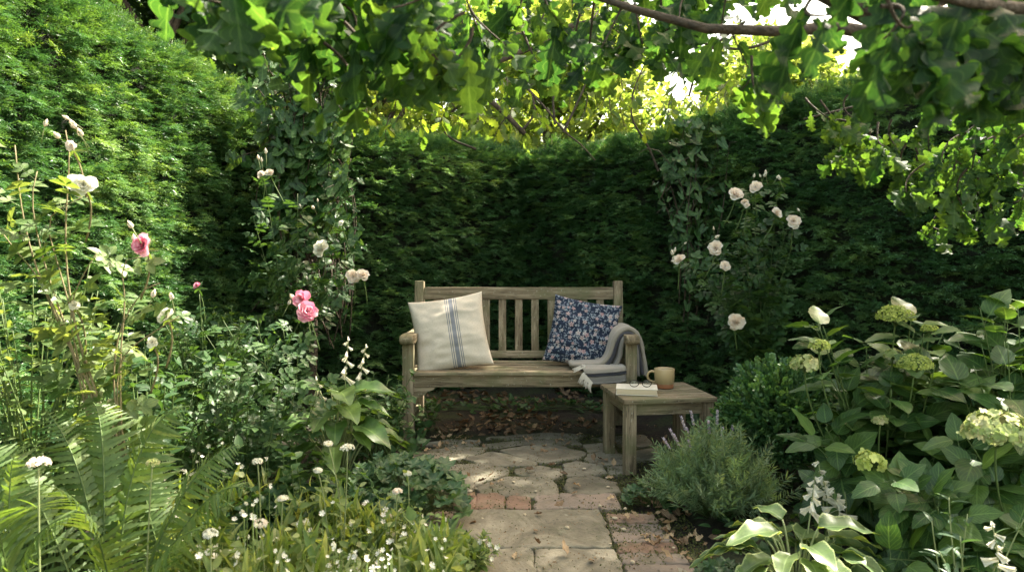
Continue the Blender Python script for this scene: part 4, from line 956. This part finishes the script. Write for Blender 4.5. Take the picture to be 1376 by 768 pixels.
fern('small fern beside the pale flowers in front of the dark shrub', gz(250, 1.9), [(200, 650, 1.9, .1), (300, 690, 1.8, .1), (230, 700, 1.7, .1)], 53)

# --- hostas
def hosta(label, base, n, rad, size, mat, seed, h=.25, spikes=(), group='hostas'):
    g = RG(seed); root = plant('hosta', label, 'hosta', base, group=group); St = Soup()
    for i in range(n):
        a = i * 2.4 + g.normal(0, .2); k = .35 + .65 * (i / n); r = rad * k; b = np.array(base); hh = h * (1.15 - .55 * k) * g.uniform(.85, 1.15)
        dr = np.array([math.cos(a), math.sin(a), 0]); e = b + dr * r * .55 + [0, 0, hh]
        St.tube(bez(b + dr * .02, b + dr * r * .2 + [0, 0, hh * .8], e, 8), np.linspace(.005, .003, 8), 5)
        S = Soup(); D = nrm(dr * (.55 + .45 * k) + [0, 0, .42 - .45 * k]); S.inst(T_hosta, e[None], D, UP + dr * .1 + g.normal(0, .15, 3), size * g.uniform(.8, 1.1), g.uniform()); S.build('leaf', M[mat], root)
    for (px, py, Y) in spikes:
        t_ = P(px, py, Y); p = bez(base, np.array(base) * .4 + t_ * .6, t_, 16); St.tube(p, np.linspace(.004, .0015, 16), 5)
        S = Soup(); m = 9; q, tan = pick(p, np.linspace(.72, 1, m)); aa = np.arange(m) * 2.2
        bell = grid_leaf(lambda y: max(.15, .35 + .65 * y ** 2), 4, 2, 1.0, .25, w=.3)
        for r_ in range(3): S.inst(bell, q, np.c_[np.cos(aa) * .6, np.sin(aa) * .6, np.full(m, -.55)], np.c_[np.cos(aa + r_ * 2.1), np.sin(aa + r_ * 2.1), np.full(m, .4)], .045 * np.linspace(1, .45, m), g.uniform(0, 1, m))
        S.build('flower_spike', M['petal_w'], root)
    St.build('stalk', M['stem_pale'], root)
hosta('green hosta with broad leaves and white flower spikes left of the bench', gz(452, 3.0), 32, .30, .18, 'hosta', 61, .50, [(468, 452, 3.0), (492, 462, 3.05), (425, 505, 3.0)])
hosta('cream edged hosta at the front of the right border', gz(1075, 2.05, .0), 32, .30, .15, 'hosta_v', 62, .30, [(1095, 640, 2.2), ])
hosta('small green hosta between the lavender and the brick edging', gz(985, 2.15, 0), 9, .14, .10, 'hosta', 63, .09)
hosta('green hosta half hidden under the pink rose', gz(415, 2.75), 12, .22, .16, 'hosta', 64, .2)

# --- rounded lobed-leaf mounds
def mound(name, label, base, rx, ry, h, n, size, mat, seed, T=T_ger, group=None, cat='plant'):
    g = RG(seed); root = plant(name, label, cat, base, group=group); S = Soup(); St = Soup()
    a = g.uniform(0, 6.28, n); r = np.sqrt(g.uniform(0, 1, n)); z = h * np.sqrt(np.clip(1 - r ** 2.2, .02, 1)) * g.uniform(.55, 1.05, n)
    q = np.array(base) + np.c_[rx * r * np.cos(a), ry * r * np.sin(a), z]; out = np.c_[np.cos(a) * r, np.sin(a) * r, np.zeros(n)]
    D = nrm(out + g.normal(0, .5, (n, 3)) * [1, 1, .3]); N = UP + out * .5 + g.normal(0, .28, (n, 3)) + [0, -.25, 0]
    S.inst(T, q, D, N, size * g.uniform(.6, 1.2, n), g.uniform(0, 1, n) ** 1.3)
    for i in range(0, n, 2): St.tube(bez(np.array(base) + out[i] * [rx * .3, ry * .3, 0], (np.array(base) + q[i]) / 2 + [0, 0, h * .2], q[i] - [0, 0, .003], 6), .0015, 3)
    St.build('stalk', M['stem'], root); S.build('foliage', M[mat], root); return root
mound('ladys_mantle', "mound of scalloped lady's mantle leaves spilling on the left of the path", gz(548, 2.85), .26, .30, .26, 170, .085, 'geran', 71, group='scalloped leaf mounds')
mound('ladys_mantle', "low scalloped leaf mound at the foot of the lavender beside the table leg", gz(880, 3.05, .01), .13, .13, .12, 70, .055, 'geran', 72, group='scalloped leaf mounds')
mound('ladys_mantle', "bluish scalloped leaf clump in the shade behind the fern", gz(330, 2.35), .26, .2, .30, 90, .10, 'geran', 73, group='scalloped leaf mounds')
mound('ladys_mantle', 'small lobed-leaf clump growing at the front beside the brick edging', gz(975, 2.3, .0), .12, .10, .10, 40, .055, 'geran', 74, group='scalloped leaf mounds')
mound('ground_ivy', 'low round-leaved creeper in the shade beneath the back of the bench', gz(690, 5.05, .0), .75, .12, .10, 120, .06, 'ivy', 75, T=T_ivy)
mound('ladys_mantle', 'scalloped leaf mound at the path corner below the pale violas', gz(590, 2.45, 0), .14, .16, .14, 60, .06, 'geran', 76, group='scalloped leaf mounds')

mound('geranium', 'soft lobed geranium foliage in the middle of the front left border', gz(470, 2.5), .26, .2, .26, 110, .07, 'geran', 77, group='scalloped leaf mounds')
mound('geranium', 'bright low lobed foliage just in front of the hosta', gz(520, 2.7), .2, .15, .30, 70, .06, 'geran', 78, group='scalloped leaf mounds')
# --- generic leafy shrub
def shrub(name, label, base, cen, rad, ns, lk, T, size, mat, seed, stem='stem', cat='shrub', r0=.005, up=.5, pet=None, half=True, group=None, t0=.3, facing=None, tips=None):
    g = RG(seed); root = plant(name, label, cat, base, group=group); S = Soup(); W_ = Soup(); cen = np.array(cen); rad = np.array(rad)
    for i in range(ns):
        u = nrm(g.normal(0, 1, 3)); u[2] = abs(u[2]) if half else u[2]; e = cen + u * rad * g.uniform(.6, 1.0) if tips is None else tips[i]
        b = np.array(base) + g.normal(0, .04, 3) * [1, 1, 0]; pts = bez(b, b * .5 + e * .5 + (b - cen) * [.0, 0, 0] + [0, 0, .12 * (e[2] - b[2])], e, 16)
        W_.tube(pts, np.linspace(r0, r0 * .3, 16), 5); leaves_on(S, pts, T, lk, size, g, t0, up, .4, pet, 0, 0, .25, W_ if pet else None, facing)
    W_.build('stem', M[stem], root); S.build('foliage', M[mat], root); return root
# under-planting against the hedge on the left
shrub('leafy_shrub', 'dark leafy shrub filling the left border below the white and pink rose', gz(200, 2.5), P(200, 600, 2.5), (.5, .35, .45), 46, 16, T_leaf, .07, 'rose', 81, group='leafy shrubs in the left border')
shrub('leafy_shrub', 'pale flecked shrub at the far left below the rose leaves', gz(60, 2.2), P(50, 500, 2.2), (.34, .25, .42), 40, 18, T_leaf, .05, 'rose_pale', 82, group='leafy shrubs in the left border')
shrub('leafy_shrub', 'low dark shrub between the hosta and the left front leg of the bench', gz(505, 3.6), P(500, 545, 3.6), (.35, .25, .24), 34, 16, T_leaf, .06, 'ivy', 83, group='leafy shrubs in the left border')
shrub('leafy_shrub', 'mid green shrub behind the pink rose against the tall hedge', gz(290, 3.4), P(290, 500, 3.4), (.35, .3, .40), 40, 18, T_leaf, .06, 'rose', 84, group='leafy shrubs in the left border')
shrub('leafy_shrub', 'low green shrub below the pink rose near the ferns', gz(400, 2.35), P(400, 690, 2.4), (.33, .22, .24), 34, 16, T_broad, .06, 'rose', 85, group='leafy shrubs in the left border')

# --- box bush
def sprigbush(name, label, cen, rad, n, Ts, size, mat, seed, base, cat='shrub', up=.3):
    g = RG(seed); root = plant(name, label, cat, base); S = Soup(); u = nrm(g.normal(0, 1, (n, 3))); u[:, 2] = np.abs(u[:, 2]) * 1.0 - .25; u = nrm(u)
    lump = .78 + .42 * fbm(u * 2.6 + seed, seed)[:, None]; p = np.array(cen) + u * np.array(rad) * lump * g.uniform(.72, 1, (n, 1))
    D = nrm(u + UP * up + g.normal(0, .3, (n, 3))); N = UP + g.normal(0, .6, (n, 3)) - u * .2
    for j in range(3):
        e = np.arange(n) % 3 == j; S.inst(Ts[j], p[e], D[e], N[e], size * g.uniform(.7, 1.2, e.sum()), g.uniform(0, 1, e.sum()))
    W_ = Soup()
    for i in range(24): W_.tube(bez(base, (np.array(base) + p[i]) / 2 + [0, 0, .03], p[i], 8), np.linspace(.006, .002, 8), 4)
    W_.build('stem', M['bark'], root); S.build('foliage', M[mat], root); return root
sprigbush('box_bush', 'rounded small-leaved box bush behind the lavender', P(1048, 585, 3.2), (.28, .24, .32), 3400, T_boxs, .06, 'box', 91, gz(1048, 3.2))
sprigbush('box_bush', 'low box bush in the shade at the foot of the right hedge', P(990, 600, 3.9) , (.2, .2, .22), 900, T_boxs, .06, 'box', 92, gz(990, 3.9))

# --- lavender
g = RG(95); lb = gz(962, 2.88, .02); root = plant('lavender', 'grey green lavender bush with a few mauve flower spikes beside the path', 'lavender', lb)
S = Soup(); W_ = Soup()
for i in range(430):
    a = g.uniform(0, 6.28); el = g.uniform(.15, 1.5); L_ = .255 * g.uniform(.7, 1.12); u = np.array([math.cos(a) * math.cos(el) * 1.05, math.sin(a) * math.cos(el) * .95, math.sin(el) * .95 + .12])
    e = lb + u * L_ + [0, 0, .03]; pts = bez(lb + u * .04, lb + u * L_ * .55 + [0, 0, .03], e, 8); W_.tube(pts, .0014, 3)
    t = g.uniform(.35, 1, 3); p, tan = pick(pts, t); S.inst(T_lavs[i % 3], p, nrm(tan + UP * .35 + g.normal(0, .15, (3, 3))), g.normal(0, 1, (3, 3)), g.uniform(.06, .10, 3), g.uniform(0, 1, 3))
W_.build('stem', M['stem'], root); S.build('foliage', M['lav'], root)
for (px, py, Y) in ((915, 560, 3.0), (922, 575, 3.05), (905, 584, 2.95), (891, 589, 2.95), (900, 577, 3.0), (928, 553, 3.05), (938, 580, 3.0), (952, 566, 3.05), (964, 552, 3.1), (971, 575, 3.0), (925, 592, 2.9), (985, 572, 3.05), (945, 598, 2.9), (1100 - 80, 585, 3.1)):
    t_ = P(px, py, Y); p = bez(lb + (t_ - lb) * [.3, .3, 0] + [0, 0, .08], lb * .5 + t_ * .5, t_, 14); S = Soup(); S.tube(p, .0013, 4, 1)
    m = 26; q, tan = pick(p, np.linspace(.86, 1, m)); aa = np.arange(m) * 2.4; S.inst(T_leaf, q, np.c_[np.cos(aa), np.sin(aa), np.full(m, .9)], np.c_[np.cos(aa), np.sin(aa), np.full(m, -.6)], .011, g.uniform(0, 1, m), 0, sx=1.4)
    S.build('flower_spike', [M['petal_l'], M['stem_pale']], root)

# --- hydrangea
def head(root, p, r, kind, n, fs, flat=.65, seed=0, name='flower_head', mat='petal_g'):
    g = RG(seed); u = nrm(g.normal(0, 1, (n, 3))); u[:, 2] = np.abs(u[:, 2]) - .15; u = nrm(u); q = np.array(p) + u * r * [1, 1, flat] * g.uniform(.85, 1.04, (n, 1))
    S = Soup(); az = nrm(np.cross(u, g.normal(0, 1, (n, 3)))); S.inst(T_petal4 if kind == 4 else T_petal5, q, az, u + g.normal(0, .5, (n, 3)), fs * g.uniform(.7, 1.2, n), g.uniform(0, 1, n))
    for i in range(0, n, max(1, n // 30)): S.tube([np.array(p) - [0, 0, r * .5], (np.array(p) + q[i]) / 2 - [0, 0, r * .15], q[i]], .0012, 3, 1)
    S.build(name, [M[mat], M['stem']], root)
def hydrangea(label, base, tips, heads, lk, size, seed, group=None, mat='hyd'):
    root = shrub('hydrangea', label, base, base, (.1, .1, .1), len(tips), lk, T_hyd, size, mat, seed, cat='hydrangea', r0=.005, up=.9, pet=.04, tips=tips, t0=.38, facing=(0, -.15, 0), group=group)
    S = Soup()
    for i, (px, py, Y, r, kind, n, fs, mt) in enumerate(heads):
        p = P(px, py, Y); head(root, p, r, kind, n, fs, .75, seed + i, mat=mt); b = np.array(base); S.tube(bez(p - [0, 0, r * .3], p - [0, -.02, .12], b * .35 + p * .65 - [0, 0, .1], 8), .003, 5)
    S.build('flower_stalk', M['stem'], root)
g = RG(96)
T1 = [P(g.uniform(1090, 1270), g.uniform(425, 660), g.uniform(2.35, 2.75)) for i in range(46)]
hydrangea('green leaved hydrangea with lime domed flower heads in the middle of the right border', gz(1190, 2.65), T1, [(1203, 427, 2.5, .062, 5, 650, .0042, 'petal_g'), (1229, 491, 2.4, .055, 5, 600, .0042, 'petal_g'), (1101, 466, 2.45, .035, 5, 320, .004, 'petal_g'), (1249, 443, 2.6, .03, 5, 260, .0036, 'petal_g'), (1082, 492, 2.5, .05, 4, 90, .013, 'petal_f'), (1168, 622, 2.2, .045, 4, 60, .014, 'petal_g'), (1200, 478, 2.5, .028, 4, 60, .011, 'petal_f'), (1183, 565, 2.35, .018, 4, 26, .012, 'petal_f')], 10, .15, 101)
T2 = [P(g.uniform(1270, 1420), g.uniform(400, 700), g.uniform(2.1, 2.7)) for i in range(46)]
hydrangea('large hydrangea with a fading cream flower head at the right edge', gz(1370, 2.45), T2, [(1340, 582, 2.0, .088, 4, 230, .0135, 'petal_f'), (1352, 415, 2.5, .02, 4, 30, .011, 'petal_f')], 10, .16, 102)
T3 = [P(g.uniform(1180, 1400), g.uniform(640, 760), g.uniform(2.0, 2.4)) for i in range(30)]
hydrangea('low dark hydrangea growth between the cream edged hosta and the blue green penstemon', gz(1290, 2.3), T3, [], 8, .13, 103)

# --- penstemon at the right bottom
g = RG(97)
def spike_plant(label, base, tips, seed, mat='pens', fl='petal_w', fk=8, fs=.03, lk=12, ls=.07, group=None, name='penstemon', cat='flowering plant'):
    g = RG(seed); root = plant(name, label, cat, base, group=group); S = Soup(); W_ = Soup()
    for (px, py, Y, flower) in tips:
        e = P(px, py, Y); pts = bez(np.array(base) + g.normal(0, .03, 3) * [1, 1, 0], (np.array(base) + e) / 2 + g.normal(0, .03, 3), e, 14); W_.tube(pts, np.linspace(.0035, .0015, 14), 5); leaves_on(S, pts, T_lance, lk, ls, g, .25, .6, .5)
        if flower:
            B = Soup(); q, tan = pick(pts, np.linspace(.74, 1, fk)); aa = np.arange(fk) * 2.4; bell = grid_leaf(lambda y: max(.2, .35 + .65 * y ** 2), 4, 2, 1.0, .15, w=.32)
            for r_ in range(4): B.inst(bell, q, np.c_[np.cos(aa) * .8, np.sin(aa) * .8 - .25, np.full(fk, -.3)], np.c_[np.cos(aa + r_ * 1.57), np.sin(aa + r_ * 1.57), np.full(fk, .3)], fs * np.linspace(1.1, .5, fk), g.uniform(0, 1, fk))
            B.build('flower_spike', M[fl], root)
    W_.build('stem', M['stem_pale'], root); S.build('foliage', M[mat], root)
spike_plant('blue green penstemon with white bell flowers at the bottom right corner', gz(1310, 1.85, 0), [(1275, 668, 1.9, 0), (1252, 700, 1.85, 0), (1300, 690, 1.9, 0), (1332, 700, 1.75, 1), (1290, 720, 1.8, 0), (1350, 730, 1.8, 0), (1262, 740, 1.75, 0), (1380, 690, 1.85, 0)], 111, fs=.035)
spike_plant('white nicotiana flowers on thin stems behind the cream edged hosta', gz(1125, 2.35, 0), [(1105, 640, 2.3, 1), (1120, 655, 2.25, 1), (1100, 620, 2.35, 1), (1135, 660, 2.3, 0)], 112, fs=.05, fk=5, lk=7, mat='hyd', name='nicotiana')

# --- pale perennials, left foreground
T_p5 = T_petal5
def umbel_stem(label, px, py, Y, base_px, r, kind, seed, group):
    g = RG(seed); b = gz(base_px, Y, .02); e = P(px, py, Y); root = plant('flower_stem', label, 'flower', b, group=group); S = Soup(); pts = bez(b, (b + e) / 2 + [g.normal(0, .03), 0, .02], e, 14); S.tube(pts, np.linspace(.003, .0018, 14), 5)
    S.build('stalk', M['stem_pale'], root); L_ = Soup(); leaves_on(L_, pts, T_lance, 5, .06, g, .1, .5, .8); L_.build('foliage', M['herb'], root); head(root, e, r * .6, 5, 60, .005, .6, seed, mat=kind)
GL = 'flower heads rising from the left border'
for i, (px, py, Y, bp, r, kd, lab) in enumerate([
    (467, 602, 2.1, 452, .032, 'petal_w', 'tallest flat white flower head on a straight stem in front of the hosta'),
    (441, 596, 2.12, 448, .018, 'petal_w', 'small white flower head touching the tallest flat white one'),
    (427, 632, 2.1, 425, .018, 'petal_w', 'small cream flower head left of the flat white one'),
    (205, 622, 1.7, 190, .022, 'petal_f', 'pale buff flower head standing among the fern fronds'),
    (346, 620, 1.95, 335, .02, 'petal_w', 'small white head on a thin stem in front of the bluish leaves'),
    (52, 622, 1.45, 50, .032, 'petal_b', 'peach and cream flower cluster in front of the left fern'),
    (548, 636, 2.3, 540, .018, 'petal_w', 'little white head above the lady mantle leaves'),
    (350, 703, 1.7, 350, .024, 'petal_b', 'pale pink flower head low in front of the ferns'),
    (283, 717, 1.6, 285, .026, 'petal_w', 'white head above the bottom left flowers'),
    (534, 660, 2.15, 530, .022, 'petal_b', 'peach flower head beside the lady mantle'),
    (380, 670, 1.9, 390, .02, 'petal_w', 'white head on an arching stem left of the viola drift')]):
    umbel_stem(lab, px, py, Y, bp, r, kd, 200 + i, GL)
# viola clumps with open small flowers (each plant a thing), and a drift nobody could count
def viola(label, px, Y, h, rad, nf, seed, mat='herb', fl='petal_w'):
    g = RG(seed); b = gz(px, Y, .02); root = plant('viola', label, 'viola', b, group='violas in the left border'); S = Soup(); W_ = Soup(); B = Soup()
    for i in range(70):
        a = g.uniform(0, 6.28); r = rad * math.sqrt(g.uniform()); e = b + [r * math.cos(a), r * math.sin(a), h * g.uniform(.5, 1)]; pts = bez(b + [r * .3 * math.cos(a), r * .3 * math.sin(a), 0], (b + e) / 2 + [0, 0, h * .2], e, 8); W_.tube(pts, .0011, 3); leaves_on(S, pts, T_lance if i % 2 else T_leaf, 8, .042, g, .15, .6, .7)
        if i < nf: B = Soup(); q = e + np.array([0, -.01, .015]); B.inst(T_p5, q[None], nrm(g.normal(0, 1, 3)), np.array([g.normal(0, .4), -.8, .6]), .0095 * g.uniform(.8, 1.3), g.uniform()); B.build('flower', M[fl], root)
    W_.build('stem', M['stem'], root); S.build('foliage', M[mat], root)
V_ = [('white violas spilling on to the paving at the front left', 625, 2.35, .13, .12, 8), ('white violas in front of the path corner', 575, 2.15, .22, .14, 14), ('pale pink violas beside the scalloped leaves', 520, 2.25, .28, .13, 12), ('dense white violas in the middle of the front left border', 450, 1.95, .32, .16, 20),
      ('white violas behind the bottom left ferns', 370, 1.85, .30, .15, 16), ('green violas with few flowers at the bottom centre left', 520, 1.85, .24, .14, 8), ('white violas at the bottom edge below the fern tips', 280, 1.5, .28, .14, 16), ('small white violas under the left fern', 170, 1.4, .25, .14, 12), ('pale flowers in the bottom left corner', 40, 1.3, .30, .14, 14)]
for i, (lab, px, Y, h, r, nf) in enumerate(V_): viola(lab, px, Y, h, r, nf, 300 + i, fl='petal_b' if 'pink' in lab else 'petal_w')
g = RG(120); S = Soup(); k = 3600
px_ = g.uniform(210, 610, k); Yv = g.uniform(1.45, 2.45, k); b = np.array([gz(a, c) for a, c in zip(px_, Yv)]); hh = .34 * np.clip(fbm(b * 4.5, 6) * 2.2 - .45, .15, 1.2) * g.uniform(.5, 1.1, k)
for sgn in range(3):
    D = nrm(np.c_[g.normal(0, .35, (k, 2)), np.ones(k)]); S.inst(T_lance, b + np.c_[g.normal(0, .02, (k, 2)), hh * g.uniform(.1, .8, k)], D, g.normal(0, 1, (k, 3)), g.uniform(.05, .11, k), g.uniform(0, 1, k), 0, sx=.6)
    S.inst(T_leaf if sgn else T_broad, b + np.c_[g.normal(0, .03, (k, 2)), hh * g.uniform(.2, .9, k)], nrm(np.c_[g.normal(0, 1, (k, 2)), np.full(k, .5)]), UP + g.normal(0, .5, (k, 3)), g.uniform(.02, .045, k), g.uniform(0, 1, k), 0)
e = (g.uniform(size=k) < .2) & (fbm(b * 7, 12) > .52); S.inst(T_petal5, b[e] + np.c_[np.zeros((e.sum(), 2)), hh[e] + .05], nrm(g.normal(0, 1, (e.sum(), 3))), np.c_[g.normal(0, .4, e.sum()), g.normal(-.6, .3, e.sum()), np.full(e.sum(), .7)], g.uniform(.004, .011, e.sum()), g.uniform(0, 1, e.sum()), 1)
for i in np.nonzero(e)[0]: S.tube([b[i], b[i] + [0, 0, hh[i] + .05]], .0009, 3, 0)
tag(S.build('flower_drift', [M['herb'], M['petal_w']]), 'drift of pale green stalks and tiny white flowers covering the front left border', 'ground cover', kind='stuff')
# low undergrowth of both beds
g = RG(121); S = Soup(); k = 9000; X_ = np.where(g.uniform(size=k) < .5, g.uniform(-1.85, -.5, k), g.uniform(.78, 2.6, k)); Y_ = g.uniform(1.2, 4.9, k); ok = ~((X_ > .3) & (X_ < 1.1) & (Y_ > 3.2)); X_, Y_ = X_[ok], Y_[ok]; k = len(X_)
D = nrm(np.c_[g.normal(0, 1, (k, 2)), np.abs(g.normal(.5, .4, k))]); S.inst(T_leaf, np.c_[X_, Y_, .03 + g.uniform(0, .10, k)], D, UP + g.normal(0, .4, (k, 3)), g.uniform(.03, .07, k), g.uniform(0, .8, k))
tag(S.build('undergrowth', M['rose']), 'low leafy undergrowth covering the soil of both borders', 'ground cover', kind='stuff')

# ================================================================== FALLEN LEAVES AND PEBBLES
dead = []
for j in range(4):
    T = grid_leaf(ov if j < 3 else oakprof, 8 if j < 3 else 13, 4, [.9, -.5, .5, .6][j], [-.35, .3, -.5, .2][j], .8, w=[.3, .34, .26, .36][j]); S = Soup(); g = RG(j); S.inst(T, np.zeros((1, 3)), np.array([0, 1., 0]), UP, 1., [.15, .45, .75, .95][j]); o = S.build('fallen_leaf', M['dead']); dead.append(o.data); bpy.data.objects.remove(o)
g = RG(131); spots = []
def litter(x0, x1, y0, y1, n, zz=.03):
    for i in range(n):
        q = G(g.uniform(x0, x1), g.uniform(y0, y1)); spots.append((q[0], q[1], zz))
litter(560, 800, 565, 612, 50); litter(600, 860, 600, 660, 14, .036); litter(855, 925, 665, 745, 42, .03); litter(870, 1010, 575, 640, 26); litter(560, 640, 580, 612, 16); litter(600, 850, 640, 768, 20, .036); litter(900, 960, 720, 766, 12)
for (x, y, z) in spots:
    o = bpy.data.objects.new('fallen_leaf', dead[int(g.integers(0, 4))]); C.objects.link(o); s_ = g.uniform(.025, .055); o.scale = (s_, s_, s_)
    o.location = (x, y, z + s_ * .12); o.rotation_euler = (g.normal(0, .3), g.normal(0, .3), g.uniform(0, 6.28)); tag(o, 'dry curled brown leaf fallen on the paving or bare soil', 'leaf', 'fallen leaves on the paving')
S = Soup(); k = 800; g = RG(132); x = g.uniform(-.95, 1.1, k); y = 4.3 + g.uniform(0, 1, k) ** .9 * 1.5; kk = fbm(np.c_[x * 3, y * 3, y * 0], 8) > .5; x, y = x[kk], y[kk]; k = len(x); hz = np.clip((y - 4.6) * .02, 0, .02)
for j in range(4):
    e = np.arange(k) % 4 == j; m = e.sum(); T = grid_leaf(ov if j < 3 else oakprof, 6 if j < 3 else 13, 2, [.9, -.5, .5, .6][j], [-.35, .3, -.5, .2][j], .8, w=.32)
    S.inst(T, np.c_[x[e], y[e], .012 + hz[e] * g.uniform(.2, 1, m)], nrm(np.c_[g.normal(0, 1, (m, 2)), g.normal(0, .25, m)]), UP + g.normal(0, .45, (m, 3)), g.uniform(.035, .07, m), g.uniform(0, .38, m))
tag(S.build('leaf_litter', M['dead']), 'drift of brown dead leaves heaped beneath and behind the bench', 'leaf litter', kind='stuff')
S = Soup(); g = RG(140); k = 2600; p = np.c_[g.uniform(-.5, .95, k), g.uniform(2.3, 4.6, k), np.full(k, .027)]; p = p[fbm(p * 6, 15) > .5]; m = len(p)
S.inst(grid_leaf(ov, 2, 2, .6, .4, w=.4), p, nrm(g.normal(0, 1, (m, 3)) * [1, 1, .3]), UP + g.normal(0, .6, (m, 3)), g.uniform(.004, .011, m), g.uniform(0, .7, m))
tag(S.build('leaf_crumbs', M['dead']), 'tiny crumbs of broken leaf and bark scattered over the paving', 'leaf litter', kind='stuff')
mp_ = simple_mat('pebble', (.50, .42, .30), .7, .4, 25, .3)
pm = []
for j in range(3):
    bm = bmesh.new(); bmesh.ops.create_icosphere(bm, subdivisions=3, radius=1)
    for v in bm.verts: f_ = .8 + .35 * vnoise(np.array([list(v.co)]) * 1.3 + j * 5, j)[0]; v.co = Vector((v.co.x * f_, v.co.y * f_ * .75, v.co.z * f_ * .5))
    me = bpy.data.meshes.new('pebble'); bm.to_mesh(me); bm.free(); me.materials.append(mp_)
    for p_ in me.polygons: p_.use_smooth = True
    pm.append(me)
for (px, py) in [(632, 668), (640, 664), (609, 607), (815, 649), (817, 662), (705, 700), (762, 718), (871, 688), (735, 655), (700, 627), (595, 650), (648, 705), (840, 692), (905, 745), (917, 757), (838, 720), (785, 637), (745, 630), (690, 655), (720, 668), (806, 688), (826, 705), (850, 765), (820, 740)]:
    q = G(px, py); o = bpy.data.objects.new('pebble', pm[len(px_) % 3 if False else (px + py) % 3]); C.objects.link(o); s_ = .007 + .007 * ((px * 7 + py * 3) % 10) / 10; o.scale = (s_,) * 3; o.location = (q[0], q[1], .026 + s_ * .4); o.rotation_euler = (0, 0, px); tag(o, 'small pale pebble lying on the paving', 'pebble', 'pebbles on the paving')
